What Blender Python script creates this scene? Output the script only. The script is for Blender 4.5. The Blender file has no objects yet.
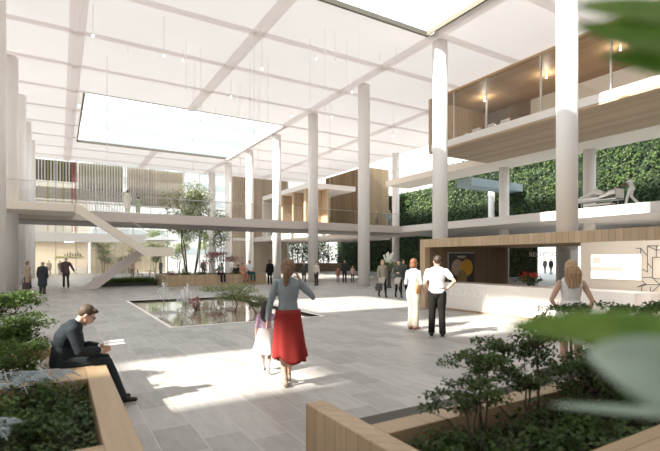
import bpy, bmesh, math, random
from mathutils import Vector, Matrix, Euler
random.seed(7)
SC = bpy.context.scene
COL = SC.collection
PI = math.pi

# ---------------------------------------------------------------- camera
YAW = math.radians(-30.9)
FX = 452.0
cam_d = bpy.data.cameras.new('camera')
cam = bpy.data.objects.new('camera', cam_d); COL.objects.link(cam)
cam.location = (0, 0, 1.7)
cam.rotation_euler = (PI/2, 0, YAW)
cam_d.sensor_fit = 'HORIZONTAL'; cam_d.sensor_width = 36.0
cam_d.lens = 36.0*FX/660
cam_d.shift_y = 34.5/660
cam_d.clip_start = 0.05; cam_d.clip_end = 500
cam_d.dof.use_dof = True; cam_d.dof.focus_distance = 10.0; cam_d.dof.aperture_fstop = 1.4
SC.camera = cam

# ---------------------------------------------------------------- sky, sun, exposure
w = bpy.data.worlds.new('sky'); SC.world = w; w.use_nodes = True
wn = w.node_tree; wn.nodes.clear()
out = wn.nodes.new('ShaderNodeOutputWorld'); bg = wn.nodes.new('ShaderNodeBackground')
tc = wn.nodes.new('ShaderNodeTexCoord'); sep = wn.nodes.new('ShaderNodeSeparateXYZ')
rmp = wn.nodes.new('ShaderNodeValToRGB')
rmp.color_ramp.elements[0].position = 0.0; rmp.color_ramp.elements[0].color = (1.0, 0.965, 0.92, 1)
rmp.color_ramp.elements[1].position = 0.7; rmp.color_ramp.elements[1].color = (0.80, 0.91, 1.0, 1)
wn.links.new(tc.outputs['Generated'], sep.inputs[0]); wn.links.new(sep.outputs['Z'], rmp.inputs[0])
wn.links.new(rmp.outputs[0], bg.inputs['Color']); bg.inputs['Strength'].default_value = 1.9
wn.links.new(bg.outputs[0], out.inputs[0])

SUNV = Vector((1.25, 0.12, -1.0)).normalized()      # the way the sunlight travels
sl = bpy.data.lights.new('sun', 'SUN'); sl.energy = 12.0; sl.angle = math.radians(1.2); sl.color = (1.0, 0.94, 0.84)
sun = bpy.data.objects.new('sun', sl); COL.objects.link(sun); sun.location = (-20, 20, 30)
sun.rotation_euler = SUNV.to_track_quat('-Z', 'Y').to_euler()

SC.view_settings.view_transform = 'Standard'; SC.view_settings.look = 'None'
SC.view_settings.exposure = 0.22; SC.view_settings.gamma = 1.0
SC.view_settings.use_curve_mapping = False
SC.cycles.max_bounces = 8; SC.cycles.diffuse_bounces = 4; SC.cycles.transparent_max_bounces = 24
SC.cycles.glossy_bounces = 3; SC.cycles.caustics_reflective = False; SC.cycles.caustics_refractive = False
SC.cycles.use_denoising = True
SC.cycles.sample_clamp_indirect = 6.0

# ---------------------------------------------------------------- materials
def nmat(name):
    m = bpy.data.materials.new(name); m.use_nodes = True
    return m, m.node_tree, m.node_tree.nodes['Principled BSDF']
def mixc(nt, a, b, fac):
    n = nt.nodes.new('ShaderNodeMix'); n.data_type = 'RGBA'
    n.inputs[6].default_value = (*a, 1); n.inputs[7].default_value = (*b, 1)
    nt.links.new(fac, n.inputs[0]); return n.outputs[2]
def coords(nt, scale=(1, 1, 1), rot=(0, 0, 0), kind='Object'):
    t = nt.nodes.new('ShaderNodeTexCoord'); mp = nt.nodes.new('ShaderNodeMapping')
    mp.inputs['Scale'].default_value = scale; mp.inputs['Rotation'].default_value = rot
    nt.links.new(t.outputs[kind], mp.inputs[0]); return mp.outputs[0]
def noise(nt, vec, scale, detail=3, rough=.5):
    n = nt.nodes.new('ShaderNodeTexNoise'); n.inputs['Scale'].default_value = scale
    n.inputs['Detail'].default_value = detail; n.inputs['Roughness'].default_value = rough
    nt.links.new(vec, n.inputs['Vector']); return n.outputs['Fac']
def plain(name, c, rough=.6, var=.06, scale=8.0, metal=0, spec=.4):
    m, nt, b = nmat(name)
    v = coords(nt); f = noise(nt, v, scale)
    lo = tuple(max(0, x*(1-var)) for x in c); hi = tuple(min(1, x*(1+var)) for x in c)
    nt.links.new(mixc(nt, lo, hi, f), b.inputs['Base Color'])
    b.inputs['Roughness'].default_value = rough; b.inputs['Metallic'].default_value = metal
    b.inputs['Specular IOR Level'].default_value = spec
    return m
def wood(name, c1, c2, axis='X', plank=.14, rough=.5):
    """timber boards: grain stretched along axis, board to board tone changes across"""
    m, nt, b = nmat(name)
    sc = {'X': (.35, 5, 5), 'Y': (5, .35, 5), 'Z': (5, 5, .35)}[axis]
    g = noise(nt, coords(nt, sc), 3.2, 6, .65)
    t = nt.nodes.new('ShaderNodeTexCoord'); s = nt.nodes.new('ShaderNodeSeparateXYZ'); nt.links.new(t.outputs['Object'], s.inputs[0])
    def mth(op, a, bb=None):
        n = nt.nodes.new('ShaderNodeMath'); n.operation = op
        nt.links.new(a, n.inputs[0])
        if bb is not None:
            if isinstance(bb, (int, float)): n.inputs[1].default_value = bb
            else: nt.links.new(bb, n.inputs[1])
        return n.outputs[0]
    o = {'X': ('Y', 'Z'), 'Y': ('X', 'Z'), 'Z': ('X', 'Y')}[axis]
    q = mth('DIVIDE', mth('ADD', s.outputs[o[0]], s.outputs[o[1]]), plank)
    fl = mth('FLOOR', q); fr = mth('FRACT', q)
    wn_ = nt.nodes.new('ShaderNodeTexWhiteNoise'); wn_.noise_dimensions = '1D'; nt.links.new(fl, wn_.inputs['W'])
    f = mth('ADD', mth('MULTIPLY', g, .65), mth('MULTIPLY', wn_.outputs['Value'], .38))
    col = mixc(nt, c1, c2, f)
    gap = mth('LESS_THAN', fr, .035)
    n2 = nt.nodes.new('ShaderNodeMix'); n2.data_type = 'RGBA'; nt.links.new(gap, n2.inputs[0])
    nt.links.new(col, n2.inputs[6]); n2.inputs[7].default_value = (*[x*.45 for x in c1], 1)
    nt.links.new(n2.outputs[2], b.inputs['Base Color']); b.inputs['Roughness'].default_value = rough
    b.inputs['Specular IOR Level'].default_value = .3
    return m
def leafmat(name, c1, c2, trans=.35, rough=.5, scale=2.5):
    m, nt, b = nmat(name)
    f = noise(nt, coords(nt), scale, 4, .7)
    rm = nt.nodes.new('ShaderNodeMapRange'); rm.inputs[1].default_value = .32; rm.inputs[2].default_value = .68
    nt.links.new(f, rm.inputs[0])
    c = mixc(nt, c1, c2, rm.outputs[0])
    nt.links.new(c, b.inputs['Base Color']); b.inputs['Roughness'].default_value = rough
    tr = nt.nodes.new('ShaderNodeBsdfTranslucent'); nt.links.new(c, tr.inputs[0])
    mx = nt.nodes.new('ShaderNodeMixShader'); mx.inputs[0].default_value = trans
    o = nt.nodes['Material Output']
    nt.links.new(b.outputs[0], mx.inputs[1]); nt.links.new(tr.outputs[0], mx.inputs[2]); nt.links.new(mx.outputs[0], o.inputs[0])
    return m
def glass(name, tint=(.97, .98, .97), refl=1.0, base=.04):
    m = bpy.data.materials.new(name); m.use_nodes = True; nt = m.node_tree; nt.nodes.clear()
    o = nt.nodes.new('ShaderNodeOutputMaterial'); t = nt.nodes.new('ShaderNodeBsdfTransparent'); t.inputs[0].default_value = (*tint, 1)
    g = nt.nodes.new('ShaderNodeBsdfGlossy'); g.inputs['Roughness'].default_value = .03
    lw = nt.nodes.new('ShaderNodeLayerWeight'); lw.inputs[0].default_value = .35
    mr = nt.nodes.new('ShaderNodeMapRange'); mr.inputs[3].default_value = base; mr.inputs[4].default_value = .5*refl
    nt.links.new(lw.outputs['Fresnel'], mr.inputs[0])
    mx = nt.nodes.new('ShaderNodeMixShader'); nt.links.new(mr.outputs[0], mx.inputs[0])
    nt.links.new(t.outputs[0], mx.inputs[1]); nt.links.new(g.outputs[0], mx.inputs[2]); nt.links.new(mx.outputs[0], o.inputs[0])
    return m
def membrane(name, c, trans):
    """woven roof cloth that lets daylight through"""
    m = bpy.data.materials.new(name); m.use_nodes = True; nt = m.node_tree; nt.nodes.clear()
    o = nt.nodes.new('ShaderNodeOutputMaterial'); d = nt.nodes.new('ShaderNodeBsdfDiffuse'); t = nt.nodes.new('ShaderNodeBsdfTranslucent')
    f = noise(nt, coords(nt), .25, 3)
    cc = mixc(nt, tuple(x*.95 for x in c), c, f)
    nt.links.new(cc, d.inputs[0]); nt.links.new(cc, t.inputs[0])
    mx = nt.nodes.new('ShaderNodeMixShader'); mx.inputs[0].default_value = trans
    nt.links.new(d.outputs[0], mx.inputs[1]); nt.links.new(t.outputs[0], mx.inputs[2]); nt.links.new(mx.outputs[0], o.inputs[0])
    return m
def emit(name, c, s):
    m, nt, b = nmat(name)
    b.inputs['Base Color'].default_value = (*c, 1); b.inputs['Emission Color'].default_value = (*c, 1); b.inputs['Emission Strength'].default_value = s
    return m

M = {}
M['ceiling'] = membrane('roof_cloth', (.84, .805, .795), .155)
M['beam'] = membrane('roof_beam', (.86, .82, .805), .90)
M['white'] = plain('warm_white_plaster', (.87, .83, .79), .6, .02, 1.0)
M['cream'] = plain('cream_plaster', (.90, .82, .72), .6, .03, 1.0)
M['column'] = plain('column_paint', (.86, .82, .785), .45, .025, 1.5)
M['taupe'] = plain('bridge_plaster', (.70, .64, .60), .6, .04, 1.2)
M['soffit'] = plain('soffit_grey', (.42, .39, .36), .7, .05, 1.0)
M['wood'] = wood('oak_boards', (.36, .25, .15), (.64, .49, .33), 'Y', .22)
M['wood_mid'] = wood('brown_oak_boards', (.24, .165, .095), (.46, .345, .22), 'Z', .3)
M['wood_x'] = wood('oak_boards_x', (.30, .20, .11), (.56, .42, .27), 'X', .22)
M['wood_v'] = wood('oak_boards_upright', (.38, .27, .165), (.66, .51, .35), 'Z', .16)
M['wood_curb'] = wood('oak_curb', (.33, .225, .13), (.60, .46, .31), 'Y', .6, .45)
M['wood_curb_v'] = wood('oak_curb_face', (.33, .225, .13), (.60, .46, .31), 'Z', .15, .45)
M['wood_dark'] = wood('brown_soffit_boards', (.42, .28, .15), (.62, .44, .26), 'Y', .5)
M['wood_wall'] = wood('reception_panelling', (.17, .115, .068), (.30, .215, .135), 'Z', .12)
M['wood_pale'] = wood('pale_screen_boards', (.50, .41, .31), (.72, .62, .50), 'Z', .35)
M['glass'] = glass('clear_glass', (.97, .98, .97), 1.0, .03)
M['glass_grey'] = glass('hazed_glass', (.95, .95, .93), .25, .02)
M['rail_glass'] = glass('balustrade_glass', (.97, .97, .965), .45, .03)
M['steel'] = plain('brushed_steel', (.55, .54, .52), .35, .05, 20, 1.0)
M['dark_metal'] = plain('dark_metal', (.06, .058, .055), .5, .1, 6)
M['strip'] = plain('dark_strip', (.055, .05, .035), .6, .2, 6)
M['skyedge'] = plain('skylight_curb_bronze', (.20, .18, .14), .6, .1, 3)
M['soil'] = plain('dark_soil', (.035, .025, .017), .9, .5, 14)
M['gravel'] = plain('pale_gravel', (.55, .52, .47), .9, .5, 30)
M['leaf_dark'] = leafmat('dark_leaves', (.028, .062, .014), (.095, .155, .035), .25)
M['leaf_mid'] = leafmat('mid_green_leaves', (.05, .10, .02), (.16, .25, .06), .35)
M['leaf_bright'] = leafmat('bright_green_leaves', (.10, .18, .03), (.26, .36, .10), .4)
M['leaf_olive'] = leafmat('olive_leaves', (.14, .17, .06), (.34, .37, .18), .4)
M['leaf_pale'] = leafmat('pale_leaves', (.20, .26, .10), (.46, .50, .28), .45)  # paler leaf colour for garden and pool foliage
M['leaf_pink'] = leafmat('pink_leaves', (.35, .14, .13), (.60, .32, .30), .35)
M['leaf_wall'] = leafmat('green_wall_leaves', (.008, .022, .007), (.105, .17, .04), .2, .5, .33)
M['leaf_silver'] = leafmat('silver_fern', (.28, .34, .38), (.55, .62, .66), .2, .5, 6)
M['leaf_near'] = leafmat('broad_green_leaf', (.20, .38, .08), (.42, .60, .18), .6, .35, 5)
M['leaf_near_pale'] = leafmat('pale_mint_leaf', (.55, .70, .62), (.80, .90, .84), .6, .35, 5)
M['bark'] = plain('bark', (.10, .075, .055), .85, .4, 18)
M['bark_pale'] = plain('pale_bark', (.24, .21, .17), .85, .3, 18)
M['flower_red'] = plain('red_petals', (.65, .06, .05), .5, .3, 20)
M['flower_white'] = plain('white_petals', (.85, .86, .78), .5, .1, 20)
M['green_panel'] = plain('dark_green_panel', (.06, .065, .04), .5, .4, 1.2)
M['screen'] = emit('screen_white', (1.0, .985, .95), 1.05)
M['screen_tan'] = emit('screen_tan', (.78, .66, .56), .55)
M['screen_blue'] = emit('screen_blue', (.75, .87, 1.0), .85)
M['lamp'] = emit('lamp_bulb', (1.0, .96, .9), 14.0)
M['cable'] = plain('pale_cable', (.85, .84, .82), .5)
M['letter'] = plain('white_letters', (.95, .93, .90), .4)
M['poster'] = plain('poster_ground', (.065, .058, .055), .5, .1, 3)
M['poster_beige'] = plain('poster_beige', (.55, .44, .34), .5, .12, 6)
M['poster_yellow'] = plain('poster_yellow', (.80, .45, .04), .5, .15, 6)
M['poster_olive'] = plain('poster_olive', (.38, .28, .12), .5, .2, 6)
M['skin'] = plain('skin', (.62, .40, .30), .5, .06, 12)
M['skin_dark'] = plain('skin_brown', (.20, .11, .07), .5, .06, 12)

# floor: staggered stone slabs
m, nt, b = nmat('stone_slabs'); M['floor'] = m
t = nt.nodes.new('ShaderNodeTexCoord'); s = nt.nodes.new('ShaderNodeSeparateXYZ'); cb = nt.nodes.new('ShaderNodeCombineXYZ')
nt.links.new(t.outputs['Object'], s.inputs[0]); nt.links.new(s.outputs['Y'], cb.inputs['X']); nt.links.new(s.outputs['X'], cb.inputs['Y'])
br = nt.nodes.new('ShaderNodeTexBrick'); br.inputs['Scale'].default_value = 1.0
br.inputs['Brick Width'].default_value = .72; br.inputs['Row Height'].default_value = .39; br.inputs['Mortar Size'].default_value = .006
br.inputs['Color1'].default_value = (.0, .0, .0, 1); br.inputs['Color2'].default_value = (1, 1, 1, 1); br.inputs['Mortar'].default_value = (.5, .5, .5, 1)
br.inputs['Mortar Smooth'].default_value = .2; br.offset = .37
nt.links.new(cb.outputs[0], br.inputs['Vector'])
st = noise(nt, coords(nt, (6, 1.2, 1)), 1.6, 5, .6)
mm = nt.nodes.new('ShaderNodeMath'); mm.operation = 'MULTIPLY_ADD'; mm.inputs[1].default_value = .45; nt.links.new(st, mm.inputs[2]); nt.links.new(br.outputs['Color'], mm.inputs[0])
mr = nt.nodes.new('ShaderNodeMapRange'); mr.inputs[1].default_value = .3; mr.inputs[2].default_value = 1.15; nt.links.new(mm.outputs[0], mr.inputs[0])
fc = mixc(nt, (.275, .265, .25), (.50, .485, .465), mr.outputs[0])
n2 = nt.nodes.new('ShaderNodeMix'); n2.data_type = 'RGBA'; nt.links.new(br.outputs['Fac'], n2.inputs[0]); nt.links.new(fc, n2.inputs[6]); n2.inputs[7].default_value = (.52, .505, .485, 1)
nt.links.new(n2.outputs[2], b.inputs['Base Color']); b.inputs['Roughness'].default_value = .42; b.inputs['Specular IOR Level'].default_value = .35
# pool water
m, nt, b = nmat('still_water'); M['water'] = m
b.inputs['Base Color'].default_value = (.30, .27, .22, 1); b.inputs['Roughness'].default_value = .035; b.inputs['IOR'].default_value = 1.9
b.inputs['Specular IOR Level'].default_value = .9
bp = nt.nodes.new('ShaderNodeBump'); bp.inputs['Strength'].default_value = .06; nt.links.new(noise(nt, coords(nt), 7, 2), bp.inputs['Height']); nt.links.new(bp.outputs[0], b.inputs['Normal'])
m, nt, b = nmat('spray_water'); M['spray'] = m
b.inputs['Base Color'].default_value = (.92, .94, .95, 1); b.inputs['Roughness'].default_value = .3; b.inputs['Alpha'].default_value = .8

# ---------------------------------------------------------------- mesh helpers
WM = {}
class MB:
    def __init__(s): s.V = []; s.F = []
    def add(s, V, F):
        n = len(s.V); s.V += [tuple(v) for v in V]; s.F += [tuple(i+n for i in f) for f in F]; return s
    def box(s, x0, x1, y0, y1, z0, z1):
        V = [(x, y, z) for z in (z0, z1) for y in (y0, y1) for x in (x0, x1)]
        return s.add(V, [(0, 2, 3, 1), (4, 5, 7, 6), (0, 1, 5, 4), (2, 6, 7, 3), (0, 4, 6, 2), (1, 3, 7, 5)])
    def prism(s, pts, d):
        """closed polygon pts (3D) pushed along d"""
        n = len(pts); P = [Vector(p) for p in pts]; d = Vector(d)
        V = P+[p+d for p in P]
        F = [tuple(range(n))[::-1], tuple(range(n, 2*n))]+[(i, (i+1) % n, n+(i+1) % n, n+i) for i in range(n)]
        return s.add(V, F)
    def loft(s, path, rad, side=(1, 0, 0), n=12, cap=True):
        """elliptical tube: rad = [(half width along side, half depth)]"""
        P = [Vector(p) for p in path]; side = Vector(side); rings = []
        R = [r if isinstance(r, tuple) else (r, r) for r in rad]
        def ring(c, T, a, b):
            u = side - T*side.dot(T)
            if u.length < .15: u = Vector((0, 1, 0)) - T*T.y
            if u.length < .15: u = Vector((0, 0, 1)) - T*T.z
            u.normalize(); v = T.cross(u)
            return [c+u*a*math.cos(2*PI*k/n)+v*b*math.sin(2*PI*k/n) for k in range(n)]
        for i, c in enumerate(P):
            a = P[max(0, i-1)]; b_ = P[min(len(P)-1, i+1)]; T = (b_-a)
            if T.length < 1e-6: T = Vector((0, 0, 1))
            T.normalize()
            if i == 0 and cap:
                rings.append(ring(c-T*min(R[0])*.75, T, R[0][0]*.45, R[0][1]*.45)); rings.append(ring(c-T*min(R[0])*.42, T, R[0][0]*.83, R[0][1]*.83))
            rings.append(ring(c, T, *R[i]))
            if i == len(P)-1 and cap:
                rings.append(ring(c+T*min(R[-1])*.42, T, R[-1][0]*.83, R[-1][1]*.83)); rings.append(ring(c+T*min(R[-1])*.75, T, R[-1][0]*.45, R[-1][1]*.45))
        V = [p for r in rings for p in r]; F = []
        for i in range(len(rings)-1):
            for k in range(n):
                F.append((i*n+k, i*n+(k+1) % n, (i+1)*n+(k+1) % n, (i+1)*n+k))
        F.append(tuple(range(n))[::-1]); F.append(tuple((len(rings)-1)*n+k for k in range(n)))
        return s.add(V, F)
    def cyl(s, p0, p1, r0, r1=None, n=24):
        r1 = r0 if r1 is None else r1
        return s.loft([p0, p1], [r0, r1], n=n, cap=False)
    def ell(s, c, r, rot=None, n=12, m=8):
        V = []; F = []; c = Vector(c)
        for i in range(1, m):
            th = PI*i/m
            for k in range(n):
                ph = 2*PI*k/n
                v = Vector((r[0]*math.sin(th)*math.cos(ph), r[1]*math.sin(th)*math.sin(ph), r[2]*math.cos(th)))
                if rot is not None: v = rot @ v
                V.append(c+v)
        top = len(V); a = Vector((0, 0, r[2])); b = -a
        if rot is not None: a = rot @ a; b = rot @ b
        V += [c+a, c+b]
        for i in range(m-2):
            for k in range(n):
                F.append((i*n+k, (i+1)*n+k, (i+1)*n+(k+1) % n, i*n+(k+1) % n))
        for k in range(n):
            F.append((top, k, (k+1) % n)); F.append((top+1, (m-2)*n+(k+1) % n, (m-2)*n+k))
        return s.add(V, F)
    def leaf(s, p, d, up, L, W, fold=.25):
        """a pointed leaf of four triangles folded on its midrib"""
        d = Vector(d).normalized(); side = d.cross(Vector(up))
        if side.length < .01: side = d.cross(Vector((1, 0, 0)))
        side.normalize(); nr = side.cross(d); p = Vector(p)
        V = [p, p+d*L*.5+side*W*.5+nr*W*fold, p+d*L, p+d*L*.5-side*W*.5+nr*W*fold, p+d*L*.5]
        return s.add(V, [(0, 1, 4), (1, 2, 4), (0, 4, 3), (4, 2, 3)])
    def build(s, name, mat, parent=None, smooth=False, bevel=0, local=False):
        me = bpy.data.meshes.new(name); me.from_pydata(s.V, [], s.F)
        me.materials.append(M[mat] if isinstance(mat, str) else mat)
        if smooth:
            for p in me.polygons: p.use_smooth = True
        me.update()
        o = bpy.data.objects.new(name, me); COL.objects.link(o)
        WM[o.name] = Matrix.Identity(4)
        if parent is not None:
            o.parent = parent
            if not local: o.matrix_parent_inverse = WM[parent.name].inverted()
            else: WM[o.name] = WM[parent.name].copy()
        if bevel:
            b = o.modifiers.new('bevel', 'BEVEL'); b.width = bevel; b.segments = 2; b.limit_method = 'ANGLE'
        return o
def thing(name, label, cat, loc=(0, 0, 0), rotz=0, group=None, scale=1.0):
    o = bpy.data.objects.new(name, None); COL.objects.link(o); o.empty_display_size = .2
    o.location = loc; o.rotation_euler = (0, 0, rotz); o.scale = (scale,)*3
    WM[o.name] = Matrix.Translation(Vector(loc)) @ Matrix.Rotation(rotz, 4, 'Z') @ Matrix.Scale(scale, 4)
    return tag(o, label, cat, group)
def tag(o, label, cat, group=None, kind=None):
    o['label'] = label; o['category'] = cat
    if group: o['group'] = group
    if kind: o['kind'] = kind
    return o
def struct(o): o['kind'] = 'structure'; return o
def dup(root, loc=None, rotz=None, label=None, group=None):
    r = root.copy(); COL.objects.link(r)
    if loc is not None: r.location = loc
    if rotz is not None: r.rotation_euler = (0, 0, rotz)
    if label: r['label'] = label
    if group: r['group'] = group
    for ch in list(root.children):
        c = ch.copy(); COL.objects.link(c); c.parent = r
        for g in list(ch.children):
            d = g.copy(); COL.objects.link(d); d.parent = c
    return r
def text(body, size, depth=.01, align='CENTER'):
    cu = bpy.data.curves.new('t', 'FONT'); cu.body = body; cu.size = size; cu.extrude = depth; cu.align_x = align; cu.align_y = 'CENTER'
    o = bpy.data.objects.new('t', cu); COL.objects.link(o)
    dg = bpy.context.evaluated_depsgraph_get(); dg.update()
    me = bpy.data.meshes.new_from_object(o.evaluated_get(dg))
    mb = MB(); mb.V = [tuple(v.co) for v in me.vertices]; mb.F = [tuple(p.vertices) for p in me.polygons]
    bpy.data.objects.remove(o); bpy.data.meshes.remove(me)
    return mb
def ray(px, py):      # direction of a sight line, depth 1
    a = (px-330)/FX
    return Vector((.5135+.858*a, .858-.5135*a, (260-py)/FX))
def on_x(px, py, X): d = ray(px, py); return Vector((0, 0, 1.7))+d*(X/d.x)
def on_y(px, py, Y): d = ray(px, py); return Vector((0, 0, 1.7))+d*(Y/d.y)
def on_z(px, py, Z): d = ray(px, py); return Vector((0, 0, 1.7))+d*((Z-1.7)/d.z)

# ================================================================ ROOM
H = 13.0
CX0, CX1 = -2.35, 16.85
# floor with the pool cut out
PX0, PX1, PY0, PY1 = 2.45, 6.8, 11.85, 20.4
f = MB()
for (x0, x1, y0, y1) in ((-40, 60, -10, PY0), (-40, PX0, PY0, PY1), (PX1, 60, PY0, PY1), (-40, 60, PY1, 140)):
    f.box(x0, x1, y0, y1, -.3, 0)
struct(f.build('floor', 'floor'))
# roof cloth
holes = [(1.5, 16.1, 34.6, 49.4), (9.4, 15.85, 3.0, 17.0), (16.8, 18.3, 2.0, 11.4),
         (-15.4, -12.9, 3.8, 6.6), (-9.05, -4.05, 11.1, 16.0), (-8.6, -4.3, 5.5, 8.05), (-19.4, -16.4, 4.0, 5.9)]  # beyond the visible skylights: unseen openings added to cast sun patches
X0, X1, Y0, Y1 = -34, 31.2, -10, 59.2  # roof runs on past the left side, unseen, added to block sun
xs = sorted({X0, X1, *[h[0] for h in holes], *[h[1] for h in holes]}); ys = sorted({Y0, Y1, *[h[2] for h in holes], *[h[3] for h in holes]})
c = MB()
for i in range(len(xs)-1):
    for j in range(len(ys)-1):
        mx_, my_ = (xs[i]+xs[i+1])/2, (ys[j]+ys[j+1])/2
        if any(h[0] < mx_ < h[1] and h[2] < my_ < h[3] for h in holes): continue
        c.add([(xs[i], ys[j], H), (xs[i], ys[j+1], H), (xs[i+1], ys[j+1], H), (xs[i+1], ys[j], H)], [(0, 1, 2, 3)])
struct(c.build('ceiling', 'ceiling'))
def clip_line(a0, a1, spans):
    out_ = [(a0, a1)]
    for s0, s1 in spans:
        nx = []
        for p, q in out_:
            if s1 <= p or s0 >= q: nx.append((p, q)); continue
            if p < s0: nx.append((p, s0))
            if s1 < q: nx.append((s1, q))
        out_ = nx
    return out_
tn = 0
for bx_ in (-7.0, .75, 8.5, 16.3, 24.1):
    tn += 1; mb = MB()
    for y0, y1 in clip_line(Y0, Y1, [(h[2], h[3]) for h in holes if h[0]-.1 < bx_ < h[1]+.1]):
        mb.add([(bx_+a, yv, H-b_) for yv in (y0, y1) for a, b_ in ((-.36, .01), (-.12, .09), (.12, .09), (.36, .01))], [(0, 4, 5, 1), (1, 5, 6, 2), (2, 6, 7, 3)])
    struct(mb.build('trim_%d' % tn, 'beam'))
yy = 21.15-4.47*6
while yy < 59:
    tn += 1; mb = MB()
    for x0, x1 in clip_line(X0, X1, [(h[0], h[1]) for h in holes if h[2]-.1 < yy < h[3]+.1]):
        mb.add([(xv, yy+a, H-b_) for xv in (x0, x1) for a, b_ in ((-.26, .012), (-.09, .07), (.09, .07), (.26, .012))], [(0, 1, 5, 4), (1, 2, 6, 5), (2, 3, 7, 6)])
    struct(mb.build('trim_%d' % tn, 'beam')); yy += 4.47
# kerbs of the skylights and of an added opening
for h in holes[:3]:
    tn += 1; mb = MB(); a, b_, c_, d_ = h; k = .12
    mb.box(a-k, a, c_-k, d_+k, H-.02, H+.2).box(b_, b_+k, c_-k, d_+k, H-.02, H+.2)
    mb.box(a, b_, c_-k, c_, H-.02, H+.2).box(a, b_, d_, d_+k, H-.02, H+.2)
    struct(mb.build('trim_%d' % tn, 'skyedge'))
struct(MB().box(-16.3, -16, -10, 3.6, 0, 12.98).build('wall_left', 'white'))  # unseen wall, put in to block sunlight from the left
struct(MB().box(-16.1, -16.05, 3.6, 59, 0, 12.98).build('unseen_window', 'glass'))  # unseen window, added to let in sidelight and brighten the columns
struct(MB().box(-16.3, 40, -10.3, -10, 0, 13).build('wall_rear', 'white'))  # unseen wall, added to keep daylight off the front planters
# ---------------------------------------------------------------- columns
COLR = .385
def column(x, y, label, z1=H, r=COLR, name='round_column', cat='column', group=None, n=32):
    t = thing(name, label, cat, (x, y, 0), group=group)
    MB().cyl((x, y, 0), (x, y, z1-.02), r, n=n).build('shaft', 'column', t, smooth=True)
    MB().cyl((x, y, 0), (x, y, .04), r+.012, n=n).build('base_ring', 'steel', t, smooth=False)
    return t
col_labels = {
 10.3: 'thickest white round column rising just behind the reception screen wall',
 17.1: 'tall white round column right behind the left end of the timber reception canopy',
 23.9: 'white round column in front of the footbridge, left of the two women in dark tights',
 30.7: 'white round column against the footbridge edge, beside the man in dark trousers',
 37.5: 'sunlit white column just behind the footbridge, right of the black-clad standing figure',
 44.3: 'sunlit white column behind the seated man in the white shirt',
 51.1: 'narrow white column rising behind the pink-leaved tree',
 57.9: 'farthest thin white column, close to the back glazing, left of the pink-leaved tree'}
for y, l in col_labels.items(): column(CX1, y, l)
for y, l in ((23.9, 'white column cut off by the left edge of the picture'),
             (30.7, 'thick cream column at far left, nearest of the leftmost row fully in view'),
             (37.5, 'cream column second from the front in the leftmost row'),
             (44.3, 'cream column third from the front in the leftmost row'),
             (51.1, 'cream column at the back of the leftmost row, next to the slatted screen')):
    column(CX0, y, l)
column(30.55, 37.5, 'white column by the garden, reaching the ceiling right of the timber box')
column(30.55, 23.9, 'cream pillar on the gallery seen between the two tall front columns', z1=9.08)
column(30.55, 17.1, 'cream pillar behind the hospital bed on the gallery', z1=9.08)
column(37.3, 30.7, 'thin white pillar in front of the green wall, below the blue-grey beam', z1=9.0, r=.3)

# ---------------------------------------------------------------- footbridge
t = thing('footbridge', 'long taupe footbridge crossing the hall at first floor', 'footbridge', (8, 31.1, 4.0))
MB().box(-15.8, 26.0, 31.15, 35.0, 4.08, 4.7).build('deck', 'taupe', t, bevel=.02)
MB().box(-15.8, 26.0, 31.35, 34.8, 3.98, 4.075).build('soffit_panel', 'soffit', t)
mb = MB()
for x0 in range(-2, 26, 3): mb.box(x0+.02, x0+2.98, 31.22, 31.24, 4.72, 5.75)
mb.build('glass_balustrade', 'rail_glass', t)
MB().box(1.2, 26.0, 31.2, 31.26, 5.75, 5.79).build('handrail', 'steel', t)

# ---------------------------------------------------------------- right wing galleries
t = thing('gallery', 'first floor gallery with a bright fascia carrying the hospital bed', 'gallery', (26, 15, 4.2))
MB().box(26.05, 37.4, -6, 35.0, 4.15, 4.7).build('slab', 'white', t)
mb = MB()
for y0 in range(-4, 30, 3): mb.box(37.2, 37.22, y0+.03, y0+2.97, 4.72, 5.75)
mb.build('glass_balustrade', 'rail_glass', t)
MB().box(37.18, 37.24, -6, 38, 5.75, 5.81).build('handrail', 'wood', t)
for y0 in range(2, 32, 3): MB().box(37.17, 37.25, y0-.03, y0+.03, 4.7, 5.75).build('railing_post', 'dark_metal', t)
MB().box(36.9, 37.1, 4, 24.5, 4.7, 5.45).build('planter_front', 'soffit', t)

t = thing('upper_gallery', 'second floor gallery slab with cream soffit beside the green wall', 'gallery', (28, 15, 9.1))
MB().box(28.05, 31.0, -6, 36.0, 9.07, 9.6).build('slab', 'cream', t)
mb = MB()
for y0 in range(24, 36, 3): mb.box(28.1, 28.12, y0+.03, y0+2.97, 9.62, 10.6)
mb.build('glass_balustrade', 'rail_glass', t)
t = MB().box(31.0, 38.0, 27.6, 29.3, 8.25, 8.95).build('footbridge_beam', plain('blue_grey_paint', (.34, .41, .45), .5, .04, 2))
tag(t, 'blue-grey beam bridging to the green wall below the upper gallery', 'beam')

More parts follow.
